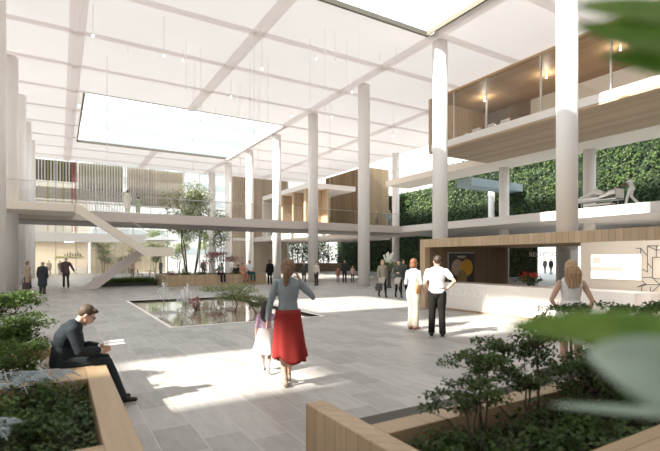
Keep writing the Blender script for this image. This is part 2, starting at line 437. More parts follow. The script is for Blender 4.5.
# timber box V1, hung on the second floor
t = thing('timber_upper_room', 'glazed timber-lined upper room overhanging the hall at top right', 'room', (25, 10, 9.07))
MB().box(22.02, 28.0, -6, 23.4, 9.07, 9.18).build('soffit_boards', 'wood', t)
MB().box(22.0, 22.35, -6, 23.15, 9.19, 9.62).build('fascia', 'white', t)
MB().box(22.0, 28.0, 23.15, 23.42, 9.19, 12.84).build('end_wall', 'wood_v', t)
MB().box(22.1, 28.0, -6, 23.1, 12.70, 12.84).build('ceiling_boards', 'wood_dark', t)
MB().box(27.8, 28.0, -6, 19.6, 9.6, 12.7).build('rear_wall', 'white', t)
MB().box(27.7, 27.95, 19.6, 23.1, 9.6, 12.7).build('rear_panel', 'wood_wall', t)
MB().box(22.35, 27.8, -6, 23.1, 9.19, 9.3).build('room_floor', 'wood', t)
MB().box(22.15, 22.17, -6, 23.1, 9.64, 12.69).build('window', 'glass_grey', t)
mb = MB()
for y0 in (21.2, 18.6, 15.0, 11.4, 7.8, 4.2): mb.box(22.12, 22.2, y0-.04, y0+.04, 9.63, 12.69)
mb.build('mullion', 'steel', t)
# small white seats behind the glass
def armchair(loc, rz, label, group=None):
    t = thing('armchair', label, 'chair', loc, rz, group)
    MB().box(-.33, .33, -.3, .3, .2, .45).build('seat', 'white', t, bevel=.05, local=True)
    MB().box(-.33, .33, -.4, -.28, .2, .95).build('backrest', 'white', t, bevel=.05, local=True)
    for sx in (-1, 1):
        MB().box(sx*.36-.05, sx*.36+.05, -.36, .3, .2, .66).build('armrest', 'white', t, bevel=.03, local=True)
    for sx in (-.28, .28):
        for sy in (-.3, .26): MB().cyl((sx, sy, 0), (sx, sy, .2), .02, n=8).build('leg', 'dark_metal', t, local=True)
    return t
a0 = armchair((22.9, 20.3, 9.3), PI/2, 'white seat behind the upper room glazing, left of its neighbours')
dup(a0, (22.9, 19.2, 9.3), PI/2, 'white seat behind the upper room glazing, between two others')
dup(a0, (22.9, 18.1, 9.3), PI/2, 'white seat behind the upper room glazing, right of its neighbours')

# timber box V2 behind the bridge
t = thing('timber_block', 'tall slatted timber block behind the footbridge, right of the sunlit balcony room', 'room', (34, 48, 4.7))
mb = MB()
mb.box(31.3, 35.0, 44.3, 53.5, 4.7, 12.85)
k = mb.build('wall_panelling', 'wood_mid', t)
mb = MB()
for y0 in [44.35+.4*i for i in range(23)]: mb.box(31.2, 31.3, y0, y0+.08, 4.7, 12.85)
mb.build('slat', 'wood_mid', t)
MB().box(31.25, 35.1, 44.2, 53.6, 4.2, 4.68).build('floor_slab', 'taupe', t)
mb = MB().box(31.3, 31.5, 53.5, 58.5, 4.7, 12.85); mb.build('side_glazing', 'glass_grey', t)

t = bpy.data.objects['timber_upper_room']
for i, y0 in enumerate((20.8, 16.3, 12.2, 8.5)):
    b0 = MB().ell((24.6, y0, 12.45), (.05, .05, .05), n=12, m=8).cyl((24.6, y0, 12.5), (24.6, y0, 12.7), .012, n=6).build('ceiling_fill_lamp', 'lamp', t, smooth=True)  # a single lamp is known here, the others are added to brighten the room
    la = bpy.data.lights.new('room_fill_lamp', 'POINT'); la.energy = 42; la.color = (1.0, .88, .72); la.shadow_soft_size = .12
    lo = bpy.data.objects.new('room_fill_lamp', la); COL.objects.link(lo); lo.location = (24.6, y0, 12.2)
# V3 sunlit balcony room
t = thing('balcony_room', 'white-framed balcony room with sunlit timber walls above the footbridge', 'room', (22, 48, 4.7))
MB().box(22.0, 27.8, 41.0, 53.4, 9.2, 9.7).build('roof_slab', 'white', t)
MB().box(22.0, 27.8, 53.2, 53.45, 4.7, 9.2).build('end_frame', 'white', t)
MB().box(24.2, 24.4, 41.0, 53.2, 4.7, 9.19).build('timber_wall', 'wood_v', t)
for y0 in (51.0, 48.2, 45.3, 42.5): MB().box(22.3, 24.19, y0-.2, y0+.2, 4.7, 9.19).build('timber_fin', 'wood_v', t)
MB().box(22.1, 22.12, 41.0, 53.2, 4.72, 5.7).build('glass_balustrade', 'rail_glass', t)
MB().box(22.0, 31.2, 35.05, 58.5, 4.1, 4.68).build('floor_slab', 'taupe', t)
mb = MB()
for y0 in (49.6, 46.8, 43.8): mb.box(24.12, 24.19, y0-.5, y0+.5, 4.75, 7.2)
mb.build('doorway', 'dark_metal', t)

# ---------------------------------------------------------------- back facade, Y = 59
struct(MB().box(20.0, 28.2, 59.0, 59.3, 0, 13).build('wall_back', 'wood_pale'))
mb = MB()
for i in range(28): mb.box(20.05+i*.29, 20.13+i*.29, 58.86, 59.0, 4.7, 13)
g = thing('timber_screen', 'pale upright timber screen on the back wall behind the white columns', 'screen', (24, 58.9, 0))
mb.build('slat', 'wood_pale', g)
MB().box(20.0, 28.2, 58.84, 59.0, 4.3, 4.69).build('bottom_rail', 'white', g)
struct(MB().box(-2.4, 20, 59.1, 59.14, 0, 13).build('window_1', 'glass'))
struct(MB().box(28.2, 33.4, 59.1, 59.14, 0, 13).build('window_2', 'glass'))
mb = MB()
for i in range(12): mb.box(-2.4+i*2.0, -2.32+i*2.0, 59.0, 59.2, 0, 13)
mb.box(-2.4, 20, 58.98, 59.2, 8.2, 8.35)
for i in range(3): mb.box(28.3+i*2.2, 28.38+i*2.2, 59.0, 59.2, 0, 13)
tn += 1; struct(mb.build('trim_%d' % tn, 'steel'))
# slatted screen, left part of the back facade
t = thing('slatted_screen', 'screen of thin upright slats across the glazing at the upper left', 'screen', (2, 58.7, 4.8))
mb = MB(); mc = MB(); md = MB()
for i in range(44):
    x = -2.3+i*.29
    tgt = mc if i in (4, 9) else md if i in (12, 13) else mb
    if x > 7.0: tgt.box(x, x+.05, 58.6, 58.8, 8.5, 13-.15)
    else: tgt.box(x, x+.09, 58.6, 58.85, 4.9, 13-.15)
mb.build('cream_slat', 'white', t)
o = mc.build('yellow_slat', plain('lime_paint', (.55, .52, .12), .5), t); o['label'] = 'lime yellow slats'
o = md.build('red_slat', plain('red_paint', (.50, .12, .08), .5), t); o['label'] = 'red slats'
MB().box(-2.35, 1.75, 59.5, 59.6, 10.6, 12.9).build('dark_green_panel', 'green_panel', t)
MB().box(1.9, 6.6, 59.5, 59.6, 9.4, 12.9).build('olive_panel', plain('olive_panel', (.36, .34, .22), .6, .3, .8), t)
MB().box(-2.35, 8.0, 59.45, 59.6, 8.6, 9.9).build('cream_panel', 'cream', t)
MB().box(7.0, 13.6, 59.5, 59.6, 8.2, 12.9).build('timber_panel', 'wood_pale', t)
MB().box(-5.0, 9.0, 58.2, 59.05, 3.75, 4.75).build('lower_band', 'white', t)
# ground-floor room behind the glass at the left, and the garden beyond
t = thing('side_room', 'warm cream room behind the ground floor glazing at left', 'room', (0, 66, 0))
MB().box(-8, 3.2, 66, 66.3, .02, 12.9).build('rear_wall', 'cream', t)
MB().box(-8.3, -8, 60, 66, .02, 12.9).build('end_wall', 'cream', t)
MB().box(-8, 3.2, 59.7, 65.9, 3.9, 4.5).build('ceiling_slab', 'white', t)
MB().box(-2, 3.0, 65.4, 65.9, .02, 1.05).build('counter', 'white', t)
MB().box(-.5, 2.6, 65.6, 65.9, 2.1, 2.2).build('shelf', plain('lime_shelf', (.50, .50, .22), .5), t)
mb = MB()
for i in range(7): mb.cyl((.6+i*.28, 65.75, 2.21), (.6+i*.28, 65.75, 2.5+.12*(i % 3)), .07, .03, n=8)
mb.build('vase', 'dark_metal', t)

for x0 in (-3, 1):
    MB().box(x0-.5, x0+.5, 62.4, 62.6, 3.84, 3.9).build('ceiling_fill_lamp', 'lamp', t)  # lamps added to brighten the side room, no known source
    la = bpy.data.lights.new('side_room_fill', 'AREA'); la.size = 2.5; la.energy = 170; la.color = (1.0, .88, .70)
    lo = bpy.data.objects.new('side_room_fill', la); COL.objects.link(lo); lo.location = (x0, 62.5, 3.8)
# ---------------------------------------------------------------- staircase
def slope_beam(mb, a, b, y0, y1, th):
    (xa, za), (xb, zb) = a, b
    mb.prism([(xa, y0, za), (xb, y0, zb), (xb, y0, zb-th), (xa, y0, za-th)], (0, y1-y0, 0))
t = thing('staircase', 'cream dog-leg staircase dropping from the left landing to the floor', 'staircase', (2, 29, 0))
MB().box(-15.8, .75, 28.0, 31.13, 4.3, 4.72).build('upper_landing', 'cream', t, bevel=.02)
mb = MB(); slope_beam(mb, (.7, 4.82), (4.3, 2.45), 28.0, 28.12, .52); mb.box(4.301, 5.85, 28.0, 28.12, 1.93, 2.45); mb.build('outer_stringer', 'cream', t)
mb = MB(); slope_beam(mb, (.7, 4.7), (4.3, 2.3), 28.12, 29.75, .22)
n = 14
for i in range(n):
    x = .8+i*(3.4/n); z = 4.7-(i+1)*(2.35/(n)); mb.box(x, x+3.5/n, 28.13, 29.7, z-.02, z+.14)
mb.build('upper_flight', 'taupe', t)
MB().box(4.25, 5.8, 28.13, 31.1, 1.95, 2.35).build('half_landing', 'cream', t)
mb = MB(); slope_beam(mb, (4.3, 2.35), (1.55, .30), 29.85, 31.1, .30)
for i in range(n):
    x = 4.2-(i+1)*(2.8/n); z = 2.35-(i+1)*(2.35/(n)); mb.box(x, x+3.0/n, 29.9, 31.05, max(0, z-.05), z+.13)
mb.build('lower_flight', 'taupe', t)
mb = MB(); mb.prism([(4.35, 29.78, 2.5), (1.1, 29.78, .12), (1.1, 29.78, 0), (1.9, 29.78, 0), (4.35, 29.78, 1.95)], (0, .1, 0)); mb.build('lower_stringer', 'taupe', t)
mb = MB(); mb.prism([(.7, 28.05, 4.82), (4.3, 28.05, 2.46), (4.3, 28.05, 3.4), (.7, 28.05, 5.8)], (0, .02, 0)); mb.box(4.3, 5.85, 28.05, 28.07, 2.46, 3.4)
mb.box(-15, .7, 28.05, 28.07, 4.73, 5.8)
mb.build('glass_balustrade', 'rail_glass', t)
mb = MB(); mb.loft([(-8, 28.06, 5.82), (.7, 28.06, 5.82), (4.3, 28.06, 3.42), (5.85, 28.06, 3.42)], [.018]*4, n=8); mb.build('handrail', 'steel', t)

# ---------------------------------------------------------------- pool
struct(MB().box(PX0, PX1, PY0, PY1, -.5, -.06).build('trim_90', 'water'))
bpy.data.objects['trim_90'].name = 'pool_water'
o = bpy.data.objects['pool_water']; del o['kind']; tag(o, 'shallow reflecting pool of still water sunk in the stone floor', 'pool')
mb = MB(); k = .09
mb.box(PX0-k, PX0, PY0-k, PY1+k, -.1, .012).box(PX1, PX1+k, PY0-k, PY1+k, -.1, .012).box(PX0, PX1, PY0-k, PY0, -.1, .012).box(PX0, PX1, PY1, PY1+k, -.1, .012)
tn += 1; struct(mb.build('trim_%d' % tn, 'white'))
# fountain jets
rs = random.Random(3)
def jet(x, y, h, label):
    t = thing('fountain_jet', label, 'fountain', (x, y, -.06), group='fountain jets at the far end of the pool')
    mb = MB().cyl((x, y, -.06), (x, y, h*.8), .02, .035, n=8); mb.build('water_column', 'spray', t, smooth=True)
    mb = MB()
    for i in range(60):
        a = rs.random()*2*PI; r = rs.random()**.5*.28; z = h*(1-(r/.3)**2)*(.45+.55*rs.random())
        mb.ell((x+r*math.cos(a), y+r*math.sin(a), max(-.02, z)), (.022, .022, .03), n=6, m=4)
    mb.build('droplets', 'spray', t, smooth=True)['kind'] = 'stuff'
jet(3.7, 19.6, .95, 'left one of three small splashing fountain jets in the pool')
jet(4.5, 19.0, .75, 'right one of three small splashing fountain jets in the pool')
jet(4.15, 18.2, .6, 'front one of three small splashing fountain jets in the pool')

# ---------------------------------------------------------------- foliage
def cloud(mb, rnd, centers, n, size, flat=.6):
    tot = sum(r[0]*r[1]*r[2] for _, r in centers)
    for c, r in centers:
        k = max(3, int(n*(r[0]*r[1]*r[2])/tot))
        for _ in range(k):
            v = Vector((rnd.gauss(0, 1), rnd.gauss(0, 1), rnd.gauss(0, 1))).normalized()*(rnd.random()**.45)
            p = Vector(c)+Vector((v.x*r[0], v.y*r[1], v.z*r[2]))
            d = Vector((rnd.gauss(0, 1), rnd.gauss(0, 1), rnd.gauss(0, flat)))
            s_ = size*(.6+.8*rnd.random())
            mb.leaf(p, d, (rnd.gauss(0, .4), rnd.gauss(0, .4), 1), s_, s_*.55)
def tree(name, label, cat, loc, h, crown, leafm, barkm='bark', stems=1, leaves=900, size=.09, seed=1, trunk_r=.03, spread=.3, crown_h=None, clumps=9, group=None, cz=None, cr=.38):
    """crown=(rx,ry,rz); stems reach from the ground into clumps of leaves"""
    rnd = random.Random(seed); t = thing(name, label, cat, loc, group=group); L = Vector(loc)
    cz = h-crown[2] if cz is None else cz
    cl = []
    for i in range(clumps):
        a = 2*PI*(i+.3*rnd.random())/clumps*2.4; rr = (.15+.85*rnd.random())
        z = cz+crown[2]*(2*rnd.random()-1)*.75
        k = math.sqrt(max(.1, 1-((z-cz)/crown[2])**2))
        cl.append((L+Vector((crown[0]*rr*k*.75*math.cos(a), crown[1]*rr*k*.75*math.sin(a), z)), (crown[0]*cr, crown[1]*cr, crown[2]*cr*.74)))
    tr = MB(); forks = []
    for s_ in range(stems):
        a = 2*PI*s_/max(1, stems)+rnd.random(); b0 = L+Vector((spread*.25*math.cos(a), spread*.25*math.sin(a), 0))
        top = L+Vector((spread*math.cos(a), spread*math.sin(a), cz-crown[2]*.35)); mid = (b0+top)/2+Vector((rnd.uniform(-.1, .1), rnd.uniform(-.1, .1), 0))*h*.25
        if stems == 1: top = L+Vector((rnd.uniform(-.05, .05)*h, rnd.uniform(-.05, .05)*h, cz-crown[2]*.35))
        tr.loft([b0, mid, top], [trunk_r, trunk_r*.8, trunk_r*.6], n=8); forks.append(top)
    tr.build('trunk', barkm, t, smooth=True)
    br_ = MB()
    for i, (c_, r_) in enumerate(cl):
        f0 = forks[i % len(forks)]; br_.loft([f0-Vector((0, 0, .02)), (f0+c_)/2+Vector((0, 0, -.06*h)), c_], [trunk_r*.55, trunk_r*.4, trunk_r*.2], n=6)
    br_.build('branches', barkm, t, smooth=True)
    lf = MB(); cloud(lf, rnd, cl, leaves, size); lf.build('foliage', leafm, t)
    return t
def bush(name, label, cat, loc, crown, leafm, leaves=500, size=.08, seed=1, group=None):
    rnd = random.Random(seed); t = thing(name, label, cat, loc, group=group); L = Vector(loc); lf = MB(); st = MB()
    cl = []
    for i in range(7):
        a = i*2.4; r = .6*(i/7)**.5
        c_ = L+Vector((crown[0]*r*math.cos(a), crown[1]*r*math.sin(a), crown[2]*(.9-.35*rnd.random()))); cl.append((c_, (crown[0]*.5, crown[1]*.5, crown[2]*.75)))
        st.loft([L, (L+c_)/2, c_], [.015, .012, .008], n=5)
    st.build('stem', 'bark', t); cloud(lf, rnd, cl, leaves, size); lf.build('foliage', leafm, t)
    return t

# green living wall right, hedge at its end
rnd = random.Random(5)
t = thing('green_wall', 'tall living wall of dark and bright green leaves along the right wing', 'living wall', (38.4, 28, 0))
MB().box(38.5, 38.7, -6, 19.5, .02, 12.6).box(38.5, 38.7, 26.5, 38, .02, 12.6).box(38.5, 38.7, 38, 62, .02, 10.4).box(38.5, 38.7, 19.5, 26.5, 3.3, 12.6).build('backing', plain('dark_backing', (.015, .03, .012), .9, .3, 2), t)  # plain dark sheet behind the leaf layer
lf = MB()
for _ in range(26000):
    y = 2+60*rnd.random()**1.15; z = (12.7 if y < 38 else 10.5)*rnd.random(); s_ = rnd.uniform(.13, .30)*(1+.3*(y/60))
    x = 38.3-rnd.random()*.35-.25*max(0, math.sin(y*1.7+z)*math.sin(z*2.1+y*.6))
    if 19.5 < y < 26.5 and z < 3.3: continue
    lf.leaf((x, y, z+.1), (rnd.uniform(-.7, .1), rnd.gauss(0, .7), rnd.uniform(-1, .4)), (-1, 0, .4), s_, s_*.55)
o = lf.build('leaves', 'leaf_wall', t)
t = thing('garden_hedge', 'dark leafy garden hedge seen under the footbridge behind a brown fence', 'hedge', (36, 61, 0))
cl = [((29.3+i*.9, 61+.5*math.sin(i*2), 1.2+(i*37 % 5)), (1.2, .8, 1.6)) for i in range(9)]+[((29.3+i*.9, 61.6, 3.5), (1.2, .8, 3.2)) for i in range(9)]
lf = MB(); cloud(lf, rnd, cl, 6000, .3); lf.build('foliage', 'leaf_wall', t)
mb = MB()
for i in range(9): mb.cyl((29.3+i*.9, 61.5, 0), (29.3+i*.9, 61.5, 4), .1, .05, n=6)
mb.build('stem', 'bark', t)
tag(MB().box(28.5, 37.3, 57.6, 57.8, 0, 1.25).build('garden_fence', 'wood_wall'), 'low brown board fence in front of the garden hedge', 'fence')
# trees outside, behind the glass
for i, (x, y, h, l) in enumerate(((15.3, 66, 9.5, 'pale sunlit tree outside the glazing, behind the thin far columns'),
                                 (19.0, 68, 8.5, 'sunlit tree outside the glazing, right beside the pale timber screen'),
                                 (12.0, 70, 6.5, 'low pale tree outside, behind the multi-stemmed indoor tree'))):
    tree('garden_tree', l, 'tree', (x, y, 0), h, (2.6, 2.0, 2.8), 'leaf_pale', 'bark_pale', 1, 1600, .34, 20+i, .12)
for i, (x, l) in enumerate(((4.6, 'olive garden bush behind the glass, left of the stair foot'), (7.6, 'olive garden bush behind the glass, under the stair flight'),
                           (10.6, 'olive garden bush behind the glass, right of the stair landing'), (13.6, 'olive garden bush behind the glass, behind the planter trees'))):
    tree('garden_shrub', l, 'shrub', (x, 61.6, 0), 4.2, (1.9, 1.0, 1.6), 'leaf_pale' if i != 1 else 'leaf_olive', 'bark_pale', 3, 1100, .24, 30+i, .05)
t = thing('office_building', 'pale office block outside, faint through the big far skylight', 'building', (24, 115, 0))
MB().box(4, 46, 110, 122, 0, 37).build('wall', plain('white_facade', (.66, .66, .65), .7), t)
mb = MB()
for k in range(9): mb.box(6, 21, 109.9, 109.99, 3+k*3.9, 4.6+k*3.9).box(24, 44, 109.9, 109.99, 3+k*3.9, 4.6+k*3.9)
mb.build('window_bands', plain('pale_glazing', (.42, .46, .48), .3), t)
tag(MB().box(3.4, 12.5, 65.0, 65.4, 0, 4.3).build('backdrop_wall', 'wood_pale'), 'pale backdrop wall added outside for haze behind the olive bushes', 'wall')  # backdrop added to give the outside a hazy beige tone
# long timber planter in the middle distance
t = thing('long_planter', 'long low timber planter box behind the pool where people sit', 'planter', (9, 31, 0))
mb = MB(); mb.box(5.7, 12.6, 29.9, 30.15, 0, .72).box(5.7, 12.6, 33.2, 33.4, 0, .72).box(5.7, 5.95, 30.15, 33.2, 0, .72).box(12.4, 12.6, 30.15, 33.2, 0, .72)
mb.build('box', 'wood_v', t); MB().box(5.95, 12.4, 30.15, 33.2, .45, .6).build('soil', 'soil', t)
t = thing('grass_bed', 'low bed of bright green grasses left of the long timber planter', 'plant bed', (3.6, 31, 0))
MB().box(1.9, 5.6, 32.0, 33.6, 0, .18).build('kerb', 'dark_metal', t)
lf = MB(); rnd = random.Random(8)
for _ in range(2600):
    lf.leaf((rnd.uniform(1.95, 5.55), rnd.uniform(32.05, 33.5), .17), (rnd.gauss(0, .35), rnd.gauss(0, .35), 1), (1, 0, 0), rnd.uniform(.2, .55), .05)
lf.build('grass', 'leaf_bright', t); lf = MB()
# multi-stem trees in / behind the planter
tree('multi_stem_tree', 'larger multi-stemmed tree with airy green crown rising past the footbridge', 'tree', (9.4, 38.3, 0), 8.9, (3.0, 2.4, 2.9), 'leaf_olive', 'bark', 4, 6500, .17, 41, .06, 1.0, clumps=20)
tree('multi_stem_tree', 'second airy multi-stemmed tree, right neighbour of the larger one', 'tree', (12.2, 39.0, 0), 6.8, (1.8, 1.6, 2.3), 'leaf_olive', 'bark', 3, 2600, .16, 42, .045, .7, clumps=12)
tree('pink_tree', 'small spreading tree with pinkish red leaves above the seated people', 'tree', (9.6, 31.6, .6), 1.75, (2.0, .9, .45), 'leaf_pink', 'bark', 3, 900, .13, 43, .03, .5, clumps=10)
tree('pool_tree', 'small spreading green tree standing at the pool left of the walking woman', 'tree', (4.95, 14.6, -.1), 1.05, (1.2, .9, .32), 'leaf_pale', 'bark', 1, 2600, .07, 44, .025, clumps=18)
tree('pool_shrub', 'lower twiggy shrub at the pool between the small tree and the woman', 'shrub', (5.6, 13.9, -.1), .66, (.7, .6, .22), 'leaf_olive', 'bark', 2, 1100, .07, 45, .018, clumps=8)
bush('pool_shrub', 'small pink-flecked shrub rising from the pool, left of the small tree', 'shrub', (4.1, 16.0, -.1), (.35, .35, .4), 'leaf_pink', 300, .07, 46)
for i, (x, y) in enumerate(((6.4, 31), (7.3, 31.2), (8.3, 30.9), (10.9, 31.0), (11.8, 31.2))):
    bush('planter_shrub', ['low lilac-tinged shrub at the left end of the long planter', 'low green shrub second from the left in the long planter', 'low green shrub in the middle of the long planter under the pink tree',
         'low green shrub in the long planter behind the seated couple', 'low green shrub at the right end of the long planter'][i], 'shrub', (x, y, .6), (.45, .4, .22), 'leaf_mid' if i else 'leaf_pink', 260, .1, 50+i)

# ---------------------------------------------------------------- reception
t = thing('reception_canopy', 'open timber portal framing the reception with an oak fascia', 'canopy', (11, 8, 0))
mb = MB().box(10.95, 11.15, 1.5, 12.1, 2.14, 2.42).build('fascia', 'wood_v', t, bevel=.008)
MB().box(11.16, 16.2, 7.3, 12.1, 2.2, 2.42).box(11.16, 11.5, 1.5, 7.3, 2.2, 2.42).build('roof', 'wood_dark', t)  # out of sight, cut back so daylight reaches the cream wall
MB().box(11.2, 11.3, 1.6, 7.2, 2.175, 2.195).build('added_glow_strip', emit('wall_fill_glow', (1.0, .93, .84), 3.0), t)  # glowing strip and area light added to brighten the cream wall
al = bpy.data.lights.new('wall_fill_light', 'AREA'); al.shape = 'RECTANGLE'; al.size = 5.6; al.size_y = .1; al.energy = 42; al.color = (1.0, .93, .84)
ao = bpy.data.objects.new('wall_fill_light', al); COL.objects.link(ao); ao.location = (11.3, 4.4, 2.16); ao.rotation_euler = Vector((1.0, 0, -.75)).to_track_quat('-Z', 'X').to_euler()
MB().box(10.95, 11.2, 11.85, 12.1, 0, 2.14).build('post', 'wood_v', t, bevel=.008)
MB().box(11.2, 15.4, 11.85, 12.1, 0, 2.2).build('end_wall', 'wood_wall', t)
t = thing('reception_desk', 'long white reception counter below the timber portal', 'desk', (11.6, 8.5, 0))
MB().box(11.42, 12.3, 5.3, 11.5, .06, .93).build('counter', 'white', t, bevel=.01)
MB().box(11.40, 12.28, 5.32, 11.48, 0, .06).build('plinth', 'wood', t)
MB().box(11.36, 12.3, 5.0, 5.3, 0, .93).build('end_panel', 'taupe', t)
tx = text('RECEPTION', .34, .012)
mt = Matrix.Translation((11.41, 10.4, .62)) @ Euler((PI/2, 0, -PI/2)).to_matrix().to_4x4()
tx.V = [tuple(mt @ Vector(v)) for v in tx.V]; o = tx.build('lettering', 'letter', t); o['label'] = 'white raised letters RECEPTION on the counter front'
# reception sign in glass behind
t = thing('reception_sign', 'pale RECEPTION lettering on the glass panel under the timber portal', 'sign', (15.3, 9, 0))
MB().box(15.3, 15.32, 7.0, 11.84, .02, 2.18).build('glass_panel', 'glass', t)
tx = text('RECEPTION', .25, .004)
p0 = on_x(545, 254.5, 15.28); mt = Matrix.Translation(p0) @ Euler((PI/2, 0, -PI/2)).to_matrix().to_4x4()
tx.V = [tuple(mt @ Vector(v)) for v in tx.V]; tx.build('lettering', 'letter', t)
# screen wall
t = thing('screen_wall', 'cream wall panel with dark angular line pattern behind the counter', 'wall', (12.7, 4.5, 0))
MB().box(12.6, 12.8, 1.5, 7.3, 0, 2.19).build('panel', 'cream', t)
def zl(x, y): return on_x(620+x/6.95, 235+y/6.95, 12.59)
lines = [[(112, 92), (143, 92), (190, 145), (190, 258), (148, 232)], [(143, 92), (150, 295), (225, 295)], [(190, 75), (270, 75)], [(190, 75), (190, 258)], [(190, 75), (250, 104), (278, 104)],
         [(225, 155), (278, 155)], [(225, 155), (225, 300), (278, 306)], [(190, 195), (225, 232)], [(150, 315), (185, 345), (120, 362), (160, 345), (278, 345)], [(235, 305), (278, 345), (212, 405)],
         [(150, 362), (150, 450)], [(212, 362), (212, 450)], [(252, 75), (252, 155)]]
mb = MB()
for ln in lines:
    for a, b_ in zip(ln, ln[1:]): mb.loft([zl(*a), zl(*b_)], [.007, .007], n=4)
mb.build('line_pattern', 'dark_metal', t)
t = thing('wall_screen', 'bright wide display screen mounted on the cream wall', 'screen', (12.57, 6.4, 1.2))
pA = on_x(591.6, 255, 12.56); pB = on_x(641, 255, 12.56)
ya, yb = pA.y, pB.y
MB().box(12.54, 12.6, yb-.02, ya+.02, 1.18, 1.86).build('frame', 'cream', t)
MB().box(12.53, 12.541, yb, ya, 1.20, 1.84).build('display', 'screen', t)
MB().box(12.525, 12.531, yb+.42, ya, 1.40, 1.52).build('caption_bar', 'screen_tan', t)
MB().box(12.525, 12.531, ya-.27, ya-.05, 1.60, 1.78).build('picture_block', 'screen_tan', t)
MB().box(12.525, 12.531, yb+.03, yb+.27, 1.54, 1.80).build('blue_block', 'screen_blue', t)
# poster
pz = on_y(448, 253, 11.83); pw = on_y(473.6, 253, 11.83)
t = thing('poster', 'dark poster of overlapping beige and yellow heads on the panelled wall', 'poster', (pz.x, 11.83, .6))
MB().box(pz.x, pw.x, 11.80, 11.85, .55, 1.95).build('board', 'poster', t)
mb = MB().box(pz.x-.03, pz.x, 11.79, 11.85, .55, 1.98).box(pz.x-.03, pw.x, 11.79, 11.85, 1.95, 1.98); mb.build('frame', 'steel', t)
cx = (pz.x+pw.x)/2; ww = pw.x-pz.x
def disc(cx_, cz_, r, y, mat, name, sx=1.0):
    mb = MB(); mb.prism([(cx_+r*sx*math.cos(a*PI/16), y, cz_+r*math.sin(a*PI/16)) for a in range(32)], (0, .006, 0)); return mb.build(name, mat, t)
disc(cx-.17*ww, 1.42, .30, 11.792, 'poster_beige', 'beige_head')
disc(cx+.19*ww, 1.42, .31, 11.785, 'poster_yellow', 'yellow_head')
disc(cx, 1.06, .27, 11.778, 'poster_olive', 'olive_chin', .95)
tx = text('MUSEO', .13, .003); mt = Matrix.Translation((cx, 11.79, 1.81)) @ Euler((PI/2, 0, 0)).to_matrix().to_4x4(); tx.V = [tuple(mt @ Vector(v)) for v in tx.V]; tx.build('title', 'letter', t)
# flowers on the counter
t = thing('flower_arrangement', 'red flowers with green leaves on the counter left of the long-haired woman', 'flowers', (12.0, 8.5, .93))
MB().loft([(12.0, 8.5, .94), (12.0, 8.5, 1.0), (12.0, 8.5, 1.05)], [.05, .08, .07], n=12).build('pot', 'dark_metal', t)
lf = MB(); rnd = random.Random(9); cloud(lf, rnd, [((12.0, 8.5, 1.1), (.2, .42, .08))], 160, .12); lf.build('leaves', 'leaf_dark', t)
lf = MB(); cloud(lf, rnd, [((12.0, 8.5, 1.24), (.16, .35, .1))], 110, .08); lf.build('petals', 'flower_red', t)

# ---------------------------------------------------------------- foreground planters
t = thing('left_planter', 'oak-edged planter box at the front left with dark planting', 'planter', (-1, 4.5, 0))
MB().box(.245, .46, 2.6, 5.2, 0, .5).build('side_curb', 'wood_curb', t, bevel=.008)
MB().box(.245, .46, 5.2, 7.5, 0, .499).build('rear_side_curb', 'wood_curb', t, bevel=.008)
MB().box(-4.5, .245, 5.2, 5.52, 0, .498).build('cross_curb', 'wood_x', t, bevel=.008)
MB().box(-.14, .245, 5.52, 6.6, 0, .497).build('seat_block', 'wood_x', t, bevel=.008)
MB().box(-4.5, .245, 2.75, 3.28, 0, .5).build('front_curb', 'wood_x', t, bevel=.008)
MB().box(-4.5, .245, 7.3, 7.5, 0, .5).build('rear_curb', 'wood_x', t, bevel=.008)
MB().box(-4.5, .24, 3.28, 5.2, .02, .3).build('soil', 'soil', t)
MB().box(-4.5, .24, 6.6, 7.3, .02, .34).box(-4.5, -.14, 5.52, 6.6, .02, .34).build('gravel', 'gravel', t)
t = thing('right_planter', 'oak-edged planter box at the front right full of dark shrubs', 'planter', (4, 2.3, 0))
MB().box(1.77, 1.95, 1.0, 3.36, 0, .5).build('side_curb', 'wood_curb_v', t, bevel=.008)
MB().box(1.95, 7.0, 2.48, 2.68, 0, .499).build('rear_curb', 'wood_curb', t, bevel=.006)
MB().box(1.955, 7.0, 2.69, 2.85, 0, .49).build('outer_strip', 'strip', t)  # dark strip along the outside of the rear curb
MB().box(1.95, 7.0, 1.0, 1.6, 0, .5).build('front_curb', 'wood_x', t, bevel=.008)
MB().box(1.95, 7.0, 1.6, 2.48, .02, .3).build('soil', 'soil', t)
MB().box(5.2, 7.0, 2.85, 3.6, 0, .3).build('outer_bed', 'soil', t)

# right planter plants
G = 'shrubs in the right foreground planter'
def shrub(x, y, h, crown, l, seed, leaves=1200, size=.036, m_='leaf_dark', stems=2, z=.3, clumps=20):
    return tree('shrub', l, 'shrub', (x, y, z), h, (crown[0]*1.35, crown[1]*1.2, crown[2]*1.2), m_, 'bark', stems, int(leaves*1.15), size, seed, .010, .12, clumps=clumps, group=G, cr=.25)
shrub(2.85, 2.42, .80, (.34, .26, .13), 'dark layered shrub with a flat crown just left of the broad blurred leaf tip', 61)
shrub(3.55, 2.42, .95, (.42, .3, .17), 'dark layered shrub below the reception floor patch, second from the left in its planter', 62, 1500)
shrub(2.52, 2.25, .56, (.38, .24, .12), 'lowest dark shrub hanging over the rear curb at the planter corner', 63, 1100)
shrub(4.15, 2.3, .62, (.45, .3, .22), 'dense dark shrub in front of the long-haired woman', 64, 1700)
shrub(4.6, 2.28, 1.02, (.36, .3, .13), 'small tree-like shrub with flat crown under the wall screen', 65, 1200, stems=2)
shrub(4.35, 2.62, .98, (.32, .26, .13), 'small tree-like shrub covering the long-haired woman at the hips', 66, 1100, stems=2, z=.3)
